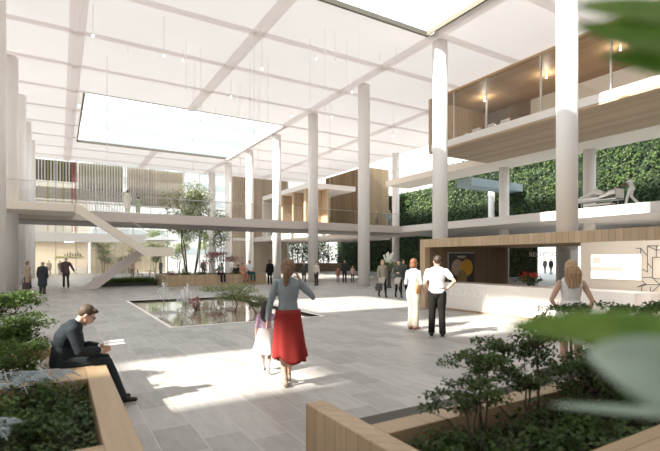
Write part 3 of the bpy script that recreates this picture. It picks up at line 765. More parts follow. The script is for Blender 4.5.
shrub(3.2, 2.3, .70, (.32, .26, .16), 'dark shrub between the flat-crowned one and the blurred leaf, rising from the curb', 69, 1300)
shrub(3.8, 2.15, .60, (.42, .28, .2), 'bushy dark shrub just under the tip of the broad blurred leaf', 70, 1600)
shrub(4.45, 2.35, .72, (.45, .28, .22), 'dense dark shrub left of the pale mint leaf, below the wall screen', 72, 1700)
shrub(5.0, 2.2, 1.0, (.42, .3, .14), 'tree-like shrub farthest right behind the broad pale leaf', 67, 1200, stems=2)
shrub(4.9, 2.2, .55, (.5, .3, .26), 'dense low shrub in the middle of the right planter, behind the pale leaf', 68, 1700)
rnd = random.Random(71)
lf = MB()
for _ in range(7000):
    x = rnd.uniform(1.98, 6.5); y = rnd.uniform(1.62, 2.46); z = .3+.16*rnd.random()**1.5+.05*math.sin(x*5)*math.sin(y*7)
    s_ = rnd.uniform(.03, .065); lf.leaf((x, y, z), (rnd.gauss(0, 1), rnd.gauss(0, 1), rnd.uniform(-.1, .7)), (0, 0, 1), s_, s_*.6)
o = lf.build('ground_cover', 'leaf_dark'); tag(o, 'carpet of small dark leaves filling the right foreground planter', 'ground cover', kind='stuff')
for i, (x, y) in enumerate(((2.2, 2.1), (2.55, 1.95), (2.45, 2.3), (3.05, 1.95), (3.5, 2.0))):
    bush('leafy_plant', ['bright-tipped low plant nearest the corner of the right planter', 'bright-tipped low plant at the bottom edge right of the planter corner', 'low green plant tucked against the rear curb by the corner',
         'low feathery green plant at the bottom middle of the right planter', 'low green plant at the bottom edge left of the pale stem'][i], 'plant', (x, y, .3), (.2, .16, .11), 'leaf_mid' if i % 2 == 0 else 'leaf_dark', 380, .045, 80+i, 'low plants in the right foreground planter')
# left planter plants
lf = MB()
for _ in range(7000):
    x = .22-3.0*rnd.random()**1.3; y = rnd.uniform(3.3, 5.18); z = .3+.17*rnd.random()**1.5+.04*math.sin(x*6)*math.sin(y*5)
    s_ = rnd.uniform(.03, .065); lf.leaf((x, y, z), (rnd.gauss(0, 1), rnd.gauss(0, 1), rnd.uniform(-.1, .7)), (0, 0, 1), s_, s_*.6)
o = lf.build('ground_cover', 'leaf_dark'); tag(o, 'carpet of small dark leaves filling the left foreground planter', 'ground cover', kind='stuff')
for i, (x, y, r) in enumerate(((-.15, 4.6, .3), (-.5, 4.3, .34), (-.15, 3.8, .25), (-.75, 3.75, .3))):
    bush('leafy_plant', ['feathery dark green plant spilling over the side curb beside the sitting man', 'bushy dark green plant in the middle of the left planter', 'low dark plant near the front inner corner of the left planter',
         'dark plant at the bottom left edge of the picture'][i], 'plant', (x, y, .34), (r, r, .22), 'leaf_dark' if i != 1 else 'leaf_mid', 650, .05, 90+i, 'dark plants in the left foreground planter')
def fern(loc, R, label, seed, n=11):
    rnd = random.Random(seed); t = thing('silver_fern', label, 'fern', loc, group='silver ferns in the left foreground planter'); L = Vector(loc)
    for i in range(n):
        a = 2*PI*i/n+rnd.uniform(-.2, .2); mb = MB(); d = Vector((math.cos(a), math.sin(a), 0)); pts = [L+d*R*u+Vector((0, 0, R*(1.1*u-1.0*u*u)+.02)) for u in (0, .2, .4, .6, .8, 1)]
        mb.loft(pts, [.006]*5+[.003], n=4); sd = d.cross(Vector((0, 0, 1)))
        for k in range(11):
            u = .15+.8*k/11; q = L+d*R*u+Vector((0, 0, R*(1.1*u-1.0*u*u)+.02)); ln = R*.34*math.sin(PI*(.12+.86*u))
            for s_ in (-1, 1): mb.leaf(q, sd*s_+d*.5, (0, 0, 1), ln, .016)
        mb.build('frond', 'leaf_silver', t)
fern((-.12, 5.0, .52), .30, 'silvery blue fern just in front of the sitting man', 101)
fern((-.38, 4.82, .54), .36, 'silvery blue fern left of the one in front of the sitting man', 102)
fern((-.85, 4.4, .54), .38, 'silvery fern at the left edge of the picture above the dark plants', 103)
fern((-.42, 3.75, .50), .24, 'small silvery fern low in the front of the left planter', 104, 8)
tree('left_shrub', 'dense leafy green shrub behind the sitting man at the left edge', 'shrub', (-.47, 6.35, .3), .78, (.55, .4, .36), 'leaf_mid', 'bark', 3, 3800, .045, 111, .012, .15, clumps=24, cr=.3)
tree('left_shrub', 'airy taller shrub in the left corner with foliage below the standing couple', 'shrub', (-.62, 7.0, .3), 1.05, (.62, .35, .24), 'leaf_mid', 'bark', 2, 2400, .045, 112, .012, .15, clumps=18, cr=.3)
tree('left_shrub', 'green shrub brushing the back of the sitting man', 'shrub', (-.42, 5.85, .3), .62, (.32, .3, .26), 'leaf_mid', 'bark', 3, 1700, .04, 113, .010, .1, clumps=14)
tree('left_shrub', 'low shrub hanging over the cross curb left of the ferns', 'shrub', (-1.0, 5.62, .3), .42, (.45, .3, .2), 'leaf_dark', 'bark', 3, 1800, .04, 114, .010, .1, clumps=12)
bush('yellow_shrub', 'small yellowish shrub peeking out beyond the sitting man', 'shrub', (.1, 7.05, .34), (.17, .15, .3), 'leaf_olive', 260, .05, 115)

# broad-leaved plant standing close to the camera
t = thing('broad_leaved_plant', 'blurred broad-leaved plant close at the right edge of the picture', 'plant', (1.25, .05, 0))
MB().loft([(1.25, .05, 0), (1.25, .05, .2), (1.25, .05, .42)], [.15, .2, .22], n=20, cap=False).build('pot', 'dark_metal', t)
def big_leaf(p, q, wd, mat, sag=.02, roll=0.0):
    p = Vector(p); q = Vector(q); d = (q-p); L = d.length; d.normalize(); side = d.cross(Vector((0, 0, 1))).normalized(); up = side.cross(d)
    side = side*math.cos(roll)+up*math.sin(roll); up = side.cross(d)
    n = 10; V = []; F = []
    for i in range(n+1):
        u = i/n; w_ = wd*math.sin(PI*min(1, u*.97+.03))**.7*(1-.25*u); c_ = p+d*L*u-Vector((0, 0, sag*4*u*u))
        for k, s_ in enumerate((-1, -.5, 0, .5, 1)): V.append(c_+side*w_*.5*s_+up*abs(s_)*w_*.12)
    for i in range(n):
        for k in range(4): F.append((i*5+k, i*5+k+1, (i+1)*5+k+1, (i+1)*5+k))
    o = MB().add(V, F).build('leaf', mat, t, smooth=True); s = o.modifiers.new('solid', 'SOLIDIFY'); s.thickness = .0012
    MB().loft([(1.25, .05, .4), ((1.25+p.x)/2+.06, (.05+p.y)/2-.02, (.4+p.z)/2+.2), p], [.006, .005, .004], n=6).build('stalk', 'leaf_near', t, smooth=True)
def at(px, py, dpt): return Vector((0, 0, 1.7))+ray(px, py)*dpt
big_leaf(at(720, 335, .58), at(503, 325, .50), .055, 'leaf_near', .0, 1.15)
big_leaf(at(735, 400, .52), at(585, 352, .50), .10, 'leaf_near_pale', .0, 1.25)
big_leaf(at(720, 418, .62), at(548, 404, .62), .016, 'leaf_near_pale', .0, 1.0)
big_leaf(at(720, 20, .62), at(572, 12, .56), .055, 'leaf_near', -.002, 1.2)
big_leaf(at(735, 55, .60), at(572, 32, .56), .060, 'leaf_near', -.002, 1.3)
big_leaf(at(740, 80, .60), at(600, 62, .58), .062, 'leaf_near', -.002, 1.1)

# ---------------------------------------------------------------- pendant lights
pend = [(93, 36, 20), (164, 56, 21), (183, 60, 24), (79, 106, 27), (262, 69, 22), (231, 97, 28), (321, 27, 19.5), (352, 92, 28), (332, 117, 33), (362, 136, 34), (393, 136, 34), (408, 54, 22),
        (468, 52, 20), (292, 116, 34), (316, 59, 24), (195, 120, 26), (266, 176, 38), (258, 178, 30), (330, 216, 30.5), (107, 206, 27), (193, 196, 30), (380, 60, 25), (260, 150, 28), (335, 60, 22), (396, 74, 24), (216, 112, 36), (160, 60, 30), (128, 52, 26), (250, 150, 26), (254, 140, 24), (268, 135, 25), (201, 120, 24), (325, 110, 22), (347, 90, 23), (240, 180, 29), (107, 150, 25), (359, 70, 21), (310, 100, 23), (186, 90, 23), (448, 130, 19), (415, 70, 20)]
bulb_words = ['lit pendant at upper left, above the left end of the ceiling row', 'lit pendant left of a close pair near the top left of the ceiling', 'lit pendant right of a close pair near the top left of the ceiling', 'lit pendant at the near left corner of the far skylight', 'lit pendant above the right part of the far skylight, near the wide roof strip', 'lit pendant just above the long front edge of the far skylight', 'lit pendant nearest the left corner of the near skylight', 'lit pendant in front of the column left of the tallest front column', 'lit pendant high between the two middle columns, right of the sunlit ones', 'lit pendant low beside the column in front of the footbridge', 'lit pendant right of the column in front of the footbridge, beyond it', 'lit pendant close under the near skylight corner, left of the front column', 'lit pendant under the ceiling right of the tall front column', 'lit pendant just left of the top of the column at the footbridge edge', "lit pendant below the near skylight corner's left neighbour", 'lit pendant hanging over the middle of the far skylight opening']
thin_words = ['above the timber balcony room', 'left of the sunlit column behind the bridge', 'in front of the timber block, reaching down to the bridge', 'over the stair landing at left', 'in front of the multi-stemmed tree',
 'between the footbridge column and the near skylight', 'at the right end of the far skylight', 'above the middle of the ceiling, right of centre', 'left of the column top in front of the bridge', 'behind the skylight corner at its right',
 'high over the left roof panels', 'over the roof panels right of the leftmost wide strip', 'leftmost of the bunch over the walking woman', 'second in the bunch over the walking woman', 'rightmost of the bunch over the walking woman',
 'over the left part of the pool', 'third in line above the walking woman', 'over the roof panel by the bridge column', 'long one over the back of the pool', 'long one in front of the slatted screen', 'near the top of the bridge column',
 'just right of the bunch over the pool', 'left of the far skylight middle', 'right of the tall front column', 'left of the tall front column']
for i, (px, py, dp) in enumerate(pend):
    p = Vector((0, 0, 1.7))+ray(px, py)*dp
    if p.z > 12.7: p = Vector((0, 0, 1.7))+ray(px, py)*(10.9*FX/(260-py))
    if any(h[0]-.1 < p.x < h[1]+.1 and h[2]-.1 < p.y < h[3]+.1 for h in holes): continue
    r = thing('pendant_light', bulb_words[i]if i < 16 else 'unlit thin hanging cable light '+thin_words[(i-16) % len(thin_words)], 'pendant light', p, group='pendant lights on thin cables')
    big = i < 16
    MB().ell(p, (.045, .045, .06) if big else (.025, .025, .04), n=10, m=6).build('bulb', 'lamp' if big else 'cable', r, smooth=True)
    MB().cyl((p.x, p.y, p.z+.03), (p.x, p.y, H-.01), .013, n=6).build('cable', 'cable', r)
# ================================================================ PEOPLE
FAB = {}
def fab(name, c, rough=.8, var=.12, scale=18):
    if name not in FAB: FAB[name] = plain(name, c, rough, var, scale, 0, .15)
    return FAB[name]
def hairmat(c):
    k = 'strands'+str(c)
    if k not in FAB:
        m, nt, b = nmat(k); f = noise(nt, coords(nt, (70, 70, 9)), 1.0, 5, .7)
        rm = nt.nodes.new('ShaderNodeMapRange'); rm.inputs[1].default_value = .35; rm.inputs[2].default_value = .65; nt.links.new(f, rm.inputs[0])
        c3 = c if isinstance(c, tuple) else (.2, .2, .2)
        nt.links.new(mixc(nt, tuple(x*.55 for x in c3), tuple(min(1, x*1.5) for x in c3), rm.outputs[0]), b.inputs['Base Color']); b.inputs['Roughness'].default_value = .55
        bp = nt.nodes.new('ShaderNodeBump'); bp.inputs['Strength'].default_value = .7; bp.inputs['Distance'].default_value = .01; nt.links.new(f, bp.inputs['Height']); nt.links.new(bp.outputs[0], b.inputs['Normal'])
        FAB[k] = m
    return FAB[k]
BASE = dict(pelvis=(0, 0, .93), chest=(0, .01, 1.22), neck=(0, 0, 1.44), head=(0, .03, 1.585), pitch=0, yaw=0, tilt=0,
            sL=(-.175, 0, 1.385), eL=(-.23, -.02, 1.10), wL=(-.25, .04, .86), sR=(.175, 0, 1.385), eR=(.23, -.02, 1.10), wR=(.25, .04, .86),
            hL=(-.09, 0, .90), kL=(-.095, .015, .49), aL=(-.10, -.02, .09), hR=(.09, 0, .90), kR=(.095, .015, .49), aR=(.10, -.02, .09),
            fL=(0, 1, 0), fR=(0, 1, 0), hdL=None, hdR=None, curl=.5)
WALK = dict(kL=(-.09, .14, .50), aL=(-.09, .22, .10), kR=(.09, .02, .49), aR=(.085, -.27, .15), fR=(0, .8, -.6), eL=(-.23, -.10, 1.11), wL=(-.24, -.14, .86), eR=(.23, .04, 1.11), wR=(.23, .16, .88))
def V3(p): return Vector(p)
def person(name, label, loc, face, height=1.7, pose=None, lod=2, female=False, skin='skin', hair=('short', (.08, .05, .03)),
           top=('shirt', (.8, .8, .8), 'long', .92), bottom=('trousers', (.05, .05, .06)), shoes=(.04, .035, .03), extra=None, group=None, child=False, thick=1.0, scale=None):
    """face = compass heading in world degrees (0 = +X, 90 = +Y); top = (name, colour, sleeve, hem height)"""
    J = dict(BASE); J.update(pose or {})
    sc = scale or height/1.70
    t = thing(name, label, 'person', loc, math.radians(face-90), group, sc)
    vox = {3: .0075, 2: .014, 1: .022}[lod]; seg = {3: 14, 2: 10, 1: 8}[lod]
    fw = .88 if female else 1.0; hs = 1.28 if child else 1.0
    def P(k): return V3(J[k])
    def spine(u):
        a, b_, c_ = P('pelvis'), P('chest'), P('neck')
        if u < .5: v = u/.5; return a.lerp(b_, v) if u >= 0 else a+(a-b_)*(-u/.5)
        return b_.lerp(c_, (u-.5)/.5)
    TS = [(-.10, .135, .10), (0, .158 if not female else .165, .112), (.18, .145*fw, .105), (.38, .128*fw, .097), (.58, .150*fw, .112), (.80, .168*fw, .108), (.92, .150*fw, .082), (1.0, .075, .062)]
    def torso(mb, infl=0, u0=-.2, u1=2):
        pts = []; rr = []
        for u, a, b_ in TS:
            if u < u0-.001 or u > u1: continue
            pts.append(spine(u)); rr.append(((a+infl)*thick, (b_+infl)*thick))
        mb.loft(pts, rr, n=seg+4)
    def arm(mb, sd, infl=0, frac=2.0):
        s0, e, w_ = P('s'+sd), P('e'+sd), P('w'+sd)
        s0 = Vector((s0.x*fw, s0.y, s0.z)); k = thick*(.86 if female else 1)
        pts = [s0, s0.lerp(e, .5), e, e.lerp(w_, .4), w_]; rr = [.052, .047, .038, .037, .025]
        cut = frac*2
        out_p, out_r = [pts[0]], [(rr[0]+infl)*k]
        for i, (fr, p, r) in enumerate(zip((0, .5, 1, 1.4, 2), pts, rr)):
            if i and fr <= cut+.001: out_p.append(p); out_r.append((r+infl)*k)
            elif i:
                pf = (0, .5, 1, 1.4, 2)[i-1]; q = (cut-pf)/(fr-pf)
                if q > .05: out_p.append(pts[i-1].lerp(p, q)); out_r.append((rr[i-1]*(1-q)+r*q+infl)*k)
                break
        if len(out_p) > 1: mb.loft(out_p, out_r, n=seg)
    def hand(mb, sd):
        e, w_ = P('e'+sd), P('w'+sd); d = J['hd'+sd]; d = (w_-e).normalized() if d is None else V3(d).normalized()
        inw = Vector((1 if sd == 'L' else -1, 0, 0)); pal = inw-d*inw.dot(d)            # palm looks at the body
        if pal.length < .3: pal = Vector((0, 0, -1))-d*(-d.z)
        pal.normalize(); wid = d.cross(pal)
        if wid.y < 0: wid = -wid
        mb.loft([w_, w_+d*.035, w_+d*.085], [(.024, .017), (.036, .015), (.040, .013)], side=wid, n=seg)
        if lod == 1: mb.loft([w_+d*.08, w_+d*.15+pal*.03], [(.036, .013), (.025, .012)], side=wid, n=seg); return
        fr_ = .0092 if lod == 3 else .011; cu = J['curl']
        for i, (o_, ln) in enumerate(((.030, .070), (.010, .080), (-.011, .074), (-.031, .058))):
            b0 = w_+d*.082+wid*o_; pts = [b0-d*.02, b0]; ang = 0; c_ = b0
            for j in range(3):
                ang += cu*(.55, .6, .45)[j]; c_ = c_+(d*math.cos(ang)+pal*math.sin(ang))*ln*(.42, .32, .26)[j]; pts.append(c_)
            mb.loft(pts, [fr_, fr_, fr_*.95, fr_*.88, fr_*.75], n=8)
        b0 = w_+d*.02+wid*.022; q = (d*.55+wid*.65+pal*.5).normalized(); q2 = (d*.85+wid*.15+pal*.55).normalized()
        mb.loft([b0, b0+q*.035, b0+q*.035+q2*.03, b0+q*.035+q2*.055], [fr_*1.35, fr_*1.25, fr_*1.05, fr_*.85], n=8)
    def leg(mb, sd, infl=0, z0=-1, kk=1.0, flare=0):
        h, k_, a = P('h'+sd), P('k'+sd), P('a'+sd); f_ = 1.0 if not child else .9
        pts = [h+(h-k_).normalized()*.02, h.lerp(k_, .35), h.lerp(k_, .75), k_, k_.lerp(a, .33), k_.lerp(a, .75), a]
        rr = [.090, .084, .062, .054, .055, .038+flare*.6, .032+flare]
        mb.loft(pts, [(r+infl)*thick*f_*kk for r in rr], n=seg)
    def foot(mb, sd, infl=0):
        a = P('a'+sd); f = V3(J['f'+sd]).normalized(); up = Vector((0, 0, 1))-f*f.z; up.normalize()
        sole = a-up*.045
        mb.loft([sole-f*.055, sole+f*.02, sole+f*.10-up*.010, sole+f*.17-up*.018], [(.034+infl, .036+infl), (.036+infl, .040+infl), (.043+infl, .027+infl), (.030+infl, .020+infl)], side=up.cross(f), n=seg)
        mb.loft([a+up*.02, sole+f*.01], [.034+infl, .034+infl], n=seg)
    R = Euler((-J['pitch'], J['tilt'], J['yaw']), 'XYZ').to_matrix(); HC = P('head')
    def hp(x, y, z): return HC+R @ Vector((x, y, z))*hs
    def head(mb):
        mb.ell(hp(0, -.012, .025), (.076*hs, .094*hs, .098*hs), R, 18, 12)
        mb.loft([hp(0, .02, -.02), hp(0, .035, -.065), hp(0, .052, -.098)], [(.064*hs, .062*hs), (.054*hs, .05*hs), (.028*hs, .026*hs)], side=R @ Vector((1, 0, 0)), n=16)
        mb.loft([hp(0, .082, .02), hp(0, .098, -.012), hp(0, .108, -.026), hp(0, .09, -.036)], [.010*hs, .012*hs, .015*hs, .010*hs], n=8)
        for s_ in (-1, 1): mb.ell(hp(s_*.077, -.008, .0), (.010*hs, .020*hs, .032*hs), R, 8, 6)
        mb.ell(hp(0, .088, -.058), (.024*hs, .010*hs, .008*hs), R, 8, 6); mb.ell(hp(0, .086, -.068), (.020*hs, .010*hs, .007*hs), R, 8, 6)
        for s_ in (-1, 1): mb.ell(hp(s_*.031, .078, .034), (.024*hs, .012*hs, .009*hs), R, 8, 6)
        mb.loft([spine(.97), spine(1.0)+(HC-spine(1.0))*.35, hp(0, -.025, -.04)], [.058*(fw if female else 1), .052*(fw if female else 1), .052], n=14)
    def rem(o, v=None, sm=2):
        r = o.modifiers.new('skin', 'REMESH'); r.mode = 'VOXEL'; r.voxel_size = v or vox; r.use_smooth_shade = True
        s = o.modifiers.new('soften', 'SMOOTH'); s.iterations = sm; s.factor = .5
        return o
    mb = MB(); torso(mb); head(mb)
    for sd in 'LR': arm(mb, sd); hand(mb, sd); leg(mb, sd); foot(mb, sd)
    rem(mb.build('body', skin, t, local=True))
    if lod == 3:
        for s_ in (-1, 1):
            MB().ell(hp(s_*.031, .081, .018), (.013, .010, .009), R, 10, 8).build('eye', plain('eye_white', (.8, .78, .75), .3), t, True, local=True)
            MB().ell(hp(s_*.031, .0905, .018), (.0055, .003, .0055), R, 8, 6).build('iris', 'dark_metal', t, True, local=True)
        MB().ell(hp(0, .0955, -.063), (.022, .004, .007), R, 10, 6).build('lips', plain('lips', (.50, .22, .19), .5), t, True, local=True)
    # clothes
    tn_, tc, sleeve, hem = top
    mb = MB(); inf = .012 if tn_ not in ('coat', 'jacket') else .024
    u0 = -.2 if hem < 1.0 else .0
    torso(mb, inf, u0, .93)
    sl_ = {'long': .94, 'short': .30, 'none': 0.0, 'elbow': .5}[sleeve]
    if sl_:
        for sd in 'LR': arm(mb, sd, inf*.95+(.004 if sleeve != 'long' else .002), sl_)
    if tn_ == 'coat':
        a = P('pelvis'); L = a.z-hem
        mb.loft([a+Vector((0, 0, .05)), a-Vector((0, 0, L*.5)), a-Vector((0, 0, L))], [(.19*thick, .135*thick), (.20*thick, .15*thick), (.215*thick, .165*thick)], n=seg+4)
    if sleeve != 'none' or tn_ == 'jacket': mb.loft([spine(.93), spine(1.0)], [(.10, .075), (.068, .064)], n=seg)
    rem(mb.build(tn_, fab(tn_+str(tc), tc), t, local=True))
    bn, bc = bottom[:2]
    if bn == 'trousers':
        wide = bottom[2] if len(bottom) > 2 else 0
        mb = MB(); torso(mb, .010, -.2, .2)
        for sd in 'LR': leg(mb, sd, .014+wide*.4, flare=.022+wide)
        rem(mb.build('trousers', fab('trousers'+str(bc), bc), t, local=True))
    elif bn == 'tights':
        mb = MB()
        for sd in 'LR': leg(mb, sd, .006)
        torso(mb, .006, -.2, .1)
        rem(mb.build('tights', fab('tights'+str(bc), bc), t, local=True))
        if len(bottom) > 2:
            mb = MB(); a = P('pelvis'); mb.loft([a+Vector((0, 0, .10)), a-Vector((0, 0, .02)), a-Vector((0, 0, .25))], [(.15, .115), (.18, .135), (.19, .15)], n=seg+4)
            rem(mb.build('skirt', fab('skirt'+str(bottom[2]), bottom[2]), t, local=True))
    elif bn in ('skirt', 'dress_skirt'):
        zt, zb, rt, rb, sway = bottom[2:7]; nn = 60; V = []; F = []; rs_ = 14; pv = P('pelvis')
        for i in range(rs_+1):
            u = i/rs_; z = zt+(zb-zt)*u; r = rt+(rb-rt)*(u**.75)
            for k in range(nn):
                a = 2*PI*k/nn; fo = (1+.10*u*math.sin(a*9+1.5*math.sin(a*2))+.05*u*math.sin(a*4+1))
                V.append((pv.x+math.cos(a)*r*fo+sway*u*u, pv.y+math.sin(a)*r*.80*fo, z+.035*u*math.sin(a*2+.7)*(u > .8)+.02*u*math.sin(a*5)))
        for i in range(rs_):
            for k in range(nn): F.append((i*nn+k, (i+1)*nn+k, (i+1)*nn+(k+1) % nn, i*nn+(k+1) % nn))
        o = MB().add(V, F).build('skirt', fab('skirt'+str(bc), bc, .85, .08, 30), t, smooth=True, local=True)
        s = o.modifiers.new('solid', 'SOLIDIFY'); s.thickness = .004
    if shoes:
        for sd in 'LR':
            mb = MB(); foot(mb, sd, .005); rem(mb.build('shoe', fab('shoe'+str(shoes), shoes, .5), t, local=True), min(vox, .012))
    # hair
    hk, hc = hair; mb = MB()
    if hk != 'bald':
        mb.ell(hp(0, -.026, .040), (.085*hs, .098*hs, .098*hs), R, 18, 12)
        if hk == 'short': mb.ell(hp(0, -.05, .012), (.076*hs, .060*hs, .066*hs), R, 14, 8); mb.ell(hp(.02, .045, .10), (.05*hs, .05*hs, .028*hs), R, 10, 6)
        if hk in ('bob', 'tail', 'long'): mb.ell(hp(0, -.045, -.02), (.088*hs, .078*hs, .10*hs), R, 16, 10); mb.ell(hp(0, .03, .095), (.06*hs, .055*hs, .03*hs), R, 10, 6)
        if hk == 'bob': mb.ell(hp(0, -.045, -.045), (.092*hs, .075*hs, .075*hs), R, 16, 10)
        if hk == 'tail': mb.ell(hp(0, -.05, .03), (.10*hs, .095*hs, .10*hs), R, 16, 10); mb.loft([hp(0, -.11, .03), hp(0, -.155, .0), hp(-.005, -.15, -.08), hp(-.01, -.125, -.18), hp(-.012, -.11, -.26)], [.028, .046, .050, .040, .014], n=10)
        if hk == 'long':
            rr_ = random.Random(int(loc[0]*100)); mb.loft([hp(0, -.06, .02), hp(0, -.085, -.10), hp(0, -.09, -.20), hp(.01, -.085, -.27)], [(.088*hs, .075*hs), (.098*hs, .064*hs), (.098*hs, .050*hs), (.055*hs, .03*hs)], side=R @ Vector((1, 0, 0)), n=14)
            if lod == 3:
                for k in range(14):
                    a = -.1+.2*k/13; mb.loft([hp(a*.7, -.13, .02), hp(a*1.0, -.15+.02*abs(a)*10, -.08), hp(a*1.05+.012*rr_.uniform(-1, 1), -.135+.03*abs(a)*10, -.17), hp(a*.8, -.13, -.26-rr_.random()*.04)], [.016, .02, .018, .007], n=6)
        if hk == 'scarf': mb.ell(hp(0, -.03, -.03), (.092*hs, .09*hs, .11*hs), R, 14, 8)
        # keep the face clear
        o = rem(mb.build('hair' if hk != 'scarf' else 'headscarf', hairmat(hc), t, local=True), min(vox, .010), 4)
    if extra: extra(t, P, hp, spine, rem, R)
    return t

def on_floor(px, py): return on_z(px, py, 0.0)
# --- walking woman in the red skirt
TO_BACK = math.degrees(math.atan2(.858+.5135*.1, .5135-.858*.1))   # heading away from the camera
tag_w = on_floor(288, 387)
def ex_w(t, P, hp, spine, rem, R):
    MB().loft([hp(.09, .0, -.03), hp(.096, .02, .03)], [(.006, .02)]*2, n=8).build('phone', 'dark_metal', t, local=True)
    MB().loft([hp(0, -.108, .03), hp(0, -.13, .022)], [.034, .034], n=12).build('hair_band', 'dark_metal', t, local=True)
person('person', 'woman seen from behind in a grey-blue cardigan and red skirt, walking with a phone', (tag_w.x, tag_w.y, 0), TO_BACK+4, 1.70,
       dict(kL=(-.07, .03, .50), aL=(-.03, .02, .09), kR=(.04, .13, .50), aR=(.02, .20, .12), hL=(-.08, 0, .9), eR=(.345, .0, 1.19), wR=(.16, .05, 1.44), hdR=(-.45, .1, .9), curl=.8, sR=(.175, 0, 1.39),
            eL=(-.24, -.01, 1.12), wL=(-.27, .05, .88), yaw=-.12, pitch=.05, tilt=.05),
       3, True, 'skin', ('tail', (.20, .115, .06)), ('cardigan', (.27, .32, .345), 'long', .90), ('skirt', (.30, .035, .032), 1.04, .37, .165, .215, .03), (.30, .24, .20), ex_w)
g_ = on_floor(266, 372)
person('person', 'small dark-haired girl in lilac top and white skirt beside the woman in red skirt', (g_.x, g_.y, 0), TO_BACK-4, 1.06,
       dict(eR=(.27, .0, 1.18), wR=(.33, .06, 1.22), curl=.4, **{k: v for k, v in WALK.items() if k[0] in 'kaf'}), 2, True, 'skin', ('long', (.02, .015, .015)),
       ('top', (.50, .34, .48), 'elbow', .92), ('skirt', (.55, .50, .51), 1.08, .48, .17, .30, 0), (.75, .73, .72), child=True)

# --- sitting man
SIT = dict(pelvis=(0, 0, .58), chest=(0, .02, .84), neck=(0, .16, 1.04), head=(0, .27, 1.135), pitch=.62, sL=(-.175, .13, .99), sR=(.175, .13, .99),
           eL=(-.22, .20, .73), wL=(-.10, .41, .72), eR=(.22, .20, .73), wR=(.10, .42, .70), hdL=(.3, .9, .05), hdR=(-.25, .95, .08),
           hL=(-.09, .02, .56), kL=(-.12, .48, .56), aL=(-.11, .60, .10), hR=(.09, .02, .56), kR=(.12, .50, .55), aR=(.11, .66, .10), curl=.7)
def ex_m(t, P, hp, spine, rem, R):
    mb = MB()
    for s_ in (-1, 1):
        c_ = hp(s_*.033, .101, .018); pts = [c_+R @ Vector((.024*math.cos(a*PI/8), 0, .017*math.sin(a*PI/8))) for a in range(17)]; mb.loft(pts, [.0025]*17, n=5, cap=False)
        mb.loft([hp(s_*.057, .10, .02), hp(s_*.08, .02, .012), hp(s_*.082, -.01, .01)], [.0025]*3, n=5)
    mb.loft([hp(-.01, .102, .02), hp(.01, .102, .02)], [.0025]*2, n=5); mb.build('glasses', 'dark_metal', t, local=True)
    mb = MB(); mb.loft([spine(.93)+Vector((0, .01, 0)), spine(1.0)+Vector((0, .015, .012))], [(.075, .066), (.064, .058)], n=14); mb.build('shirt_collar', 'letter', t, True, local=True)
    mb = MB()
    for sd in 'LR':
        w_, e = P('w'+sd), P('e'+sd); d = (w_-e).normalized(); mb.loft([w_-d*.05, w_-d*.004], [.037, .036], n=14)
    mb.build('shirt_cuffs', 'letter', t, True, local=True)
person('person', 'man in dark suit and glasses sitting on the planter edge, reading', (.02, 5.98, 0), -3, 1.58, SIT, 3, False, 'skin', ('short', (.07, .042, .024)),
       ('jacket', (.022, .028, .034), 'long', .92), ('trousers', (.025, .032, .038)), (.03, .025, .02), ex_m)
s_ = 1.58/1.70
t = thing('book', 'open white booklet held by the sitting man', 'book', (.56, 5.96, .735*s_), math.radians(-3))
for q, s2 in enumerate((-1, 1)):
    mb = MB(); mb.prism([(-.11, 0, .006), (.11, 0, .014), (.11, s2*.15, .030), (-.11, s2*.15, .024)], (0, 0, .008)); mb.build('page', 'letter', t, local=True)
MB().box(-.115, .115, -.008, .008, -.002, .006).build('spine', 'letter', t, local=True)

# --- the couple at the reception
c1 = on_floor(437, 336)
def ex_belt(t, P, hp, spine, rem, R):
    MB().loft([(0, 0, 1.0), (0, 0, 1.04)], [(.166, .122)]*2, n=24, cap=False).build('belt', 'dark_metal', t, True, local=True)
person('person', 'man in white short-sleeved shirt and black trousers, hand on hip, at the reception', (c1.x, c1.y, 0), TO_BACK-20, 1.78,
       dict(eR=(.36, -.06, 1.17), wR=(.20, .06, 1.0), hdR=(-.75, .5, -.4), eL=(-.26, .02, 1.12), wL=(-.22, .17, .98), hdL=(.3, .9, .1), kL=(-.10, .0, .49), kR=(.10, .0, .49), aL=(-.115, -.02, .09), aR=(.115, -.02, .09), yaw=.35),
       3, False, 'skin', ('short', (.05, .028, .018)), ('shirt', (.78, .82, .85), 'short', 1.02), ('trousers', (.016, .015, .014)), (.02, .02, .02), ex_belt, thick=1.06)
c2 = on_floor(413.5, 329)
def ex_bag(t, P, hp, spine, rem, R):
    mb = MB(); mb.ell((.20, -.10, 1.0), (.05, .13, .14), None, 14, 10); rem(mb.build('floral_bag', fab('floral', (.70, .34, .18), .8, .7, 9), t, local=True))
    MB().loft([(.20, -.10, 1.12), (.19, -.12, 1.28), (.10, -.07, 1.45), (.12, .08, 1.38), (.2, .02, 1.1)], [(.012, .004)]*5, n=6).build('bag_strap', fab('strap', (.65, .35, .25)), t, local=True)
person('person', 'red-haired woman in pale blue top and cream trousers with a floral shoulder bag', (c2.x, c2.y, 0), TO_BACK-50, 1.72,
       dict(aL=(-.07, -.02, .09), aR=(.07, -.02, .09), kL=(-.075, .01, .49), kR=(.075, .01, .49), eL=(-.24, .03, 1.1), wL=(-.16, .2, 1.04), eR=(.24, -.04, 1.10), wR=(.22, .10, .95)), 3, True, 'skin',
       ('bob', (.19, .075, .035)), ('top', (.42, .50, .54), 'elbow', .92), ('trousers', (.48, .43, .36), .012), (.40, .20, .14), ex_bag)
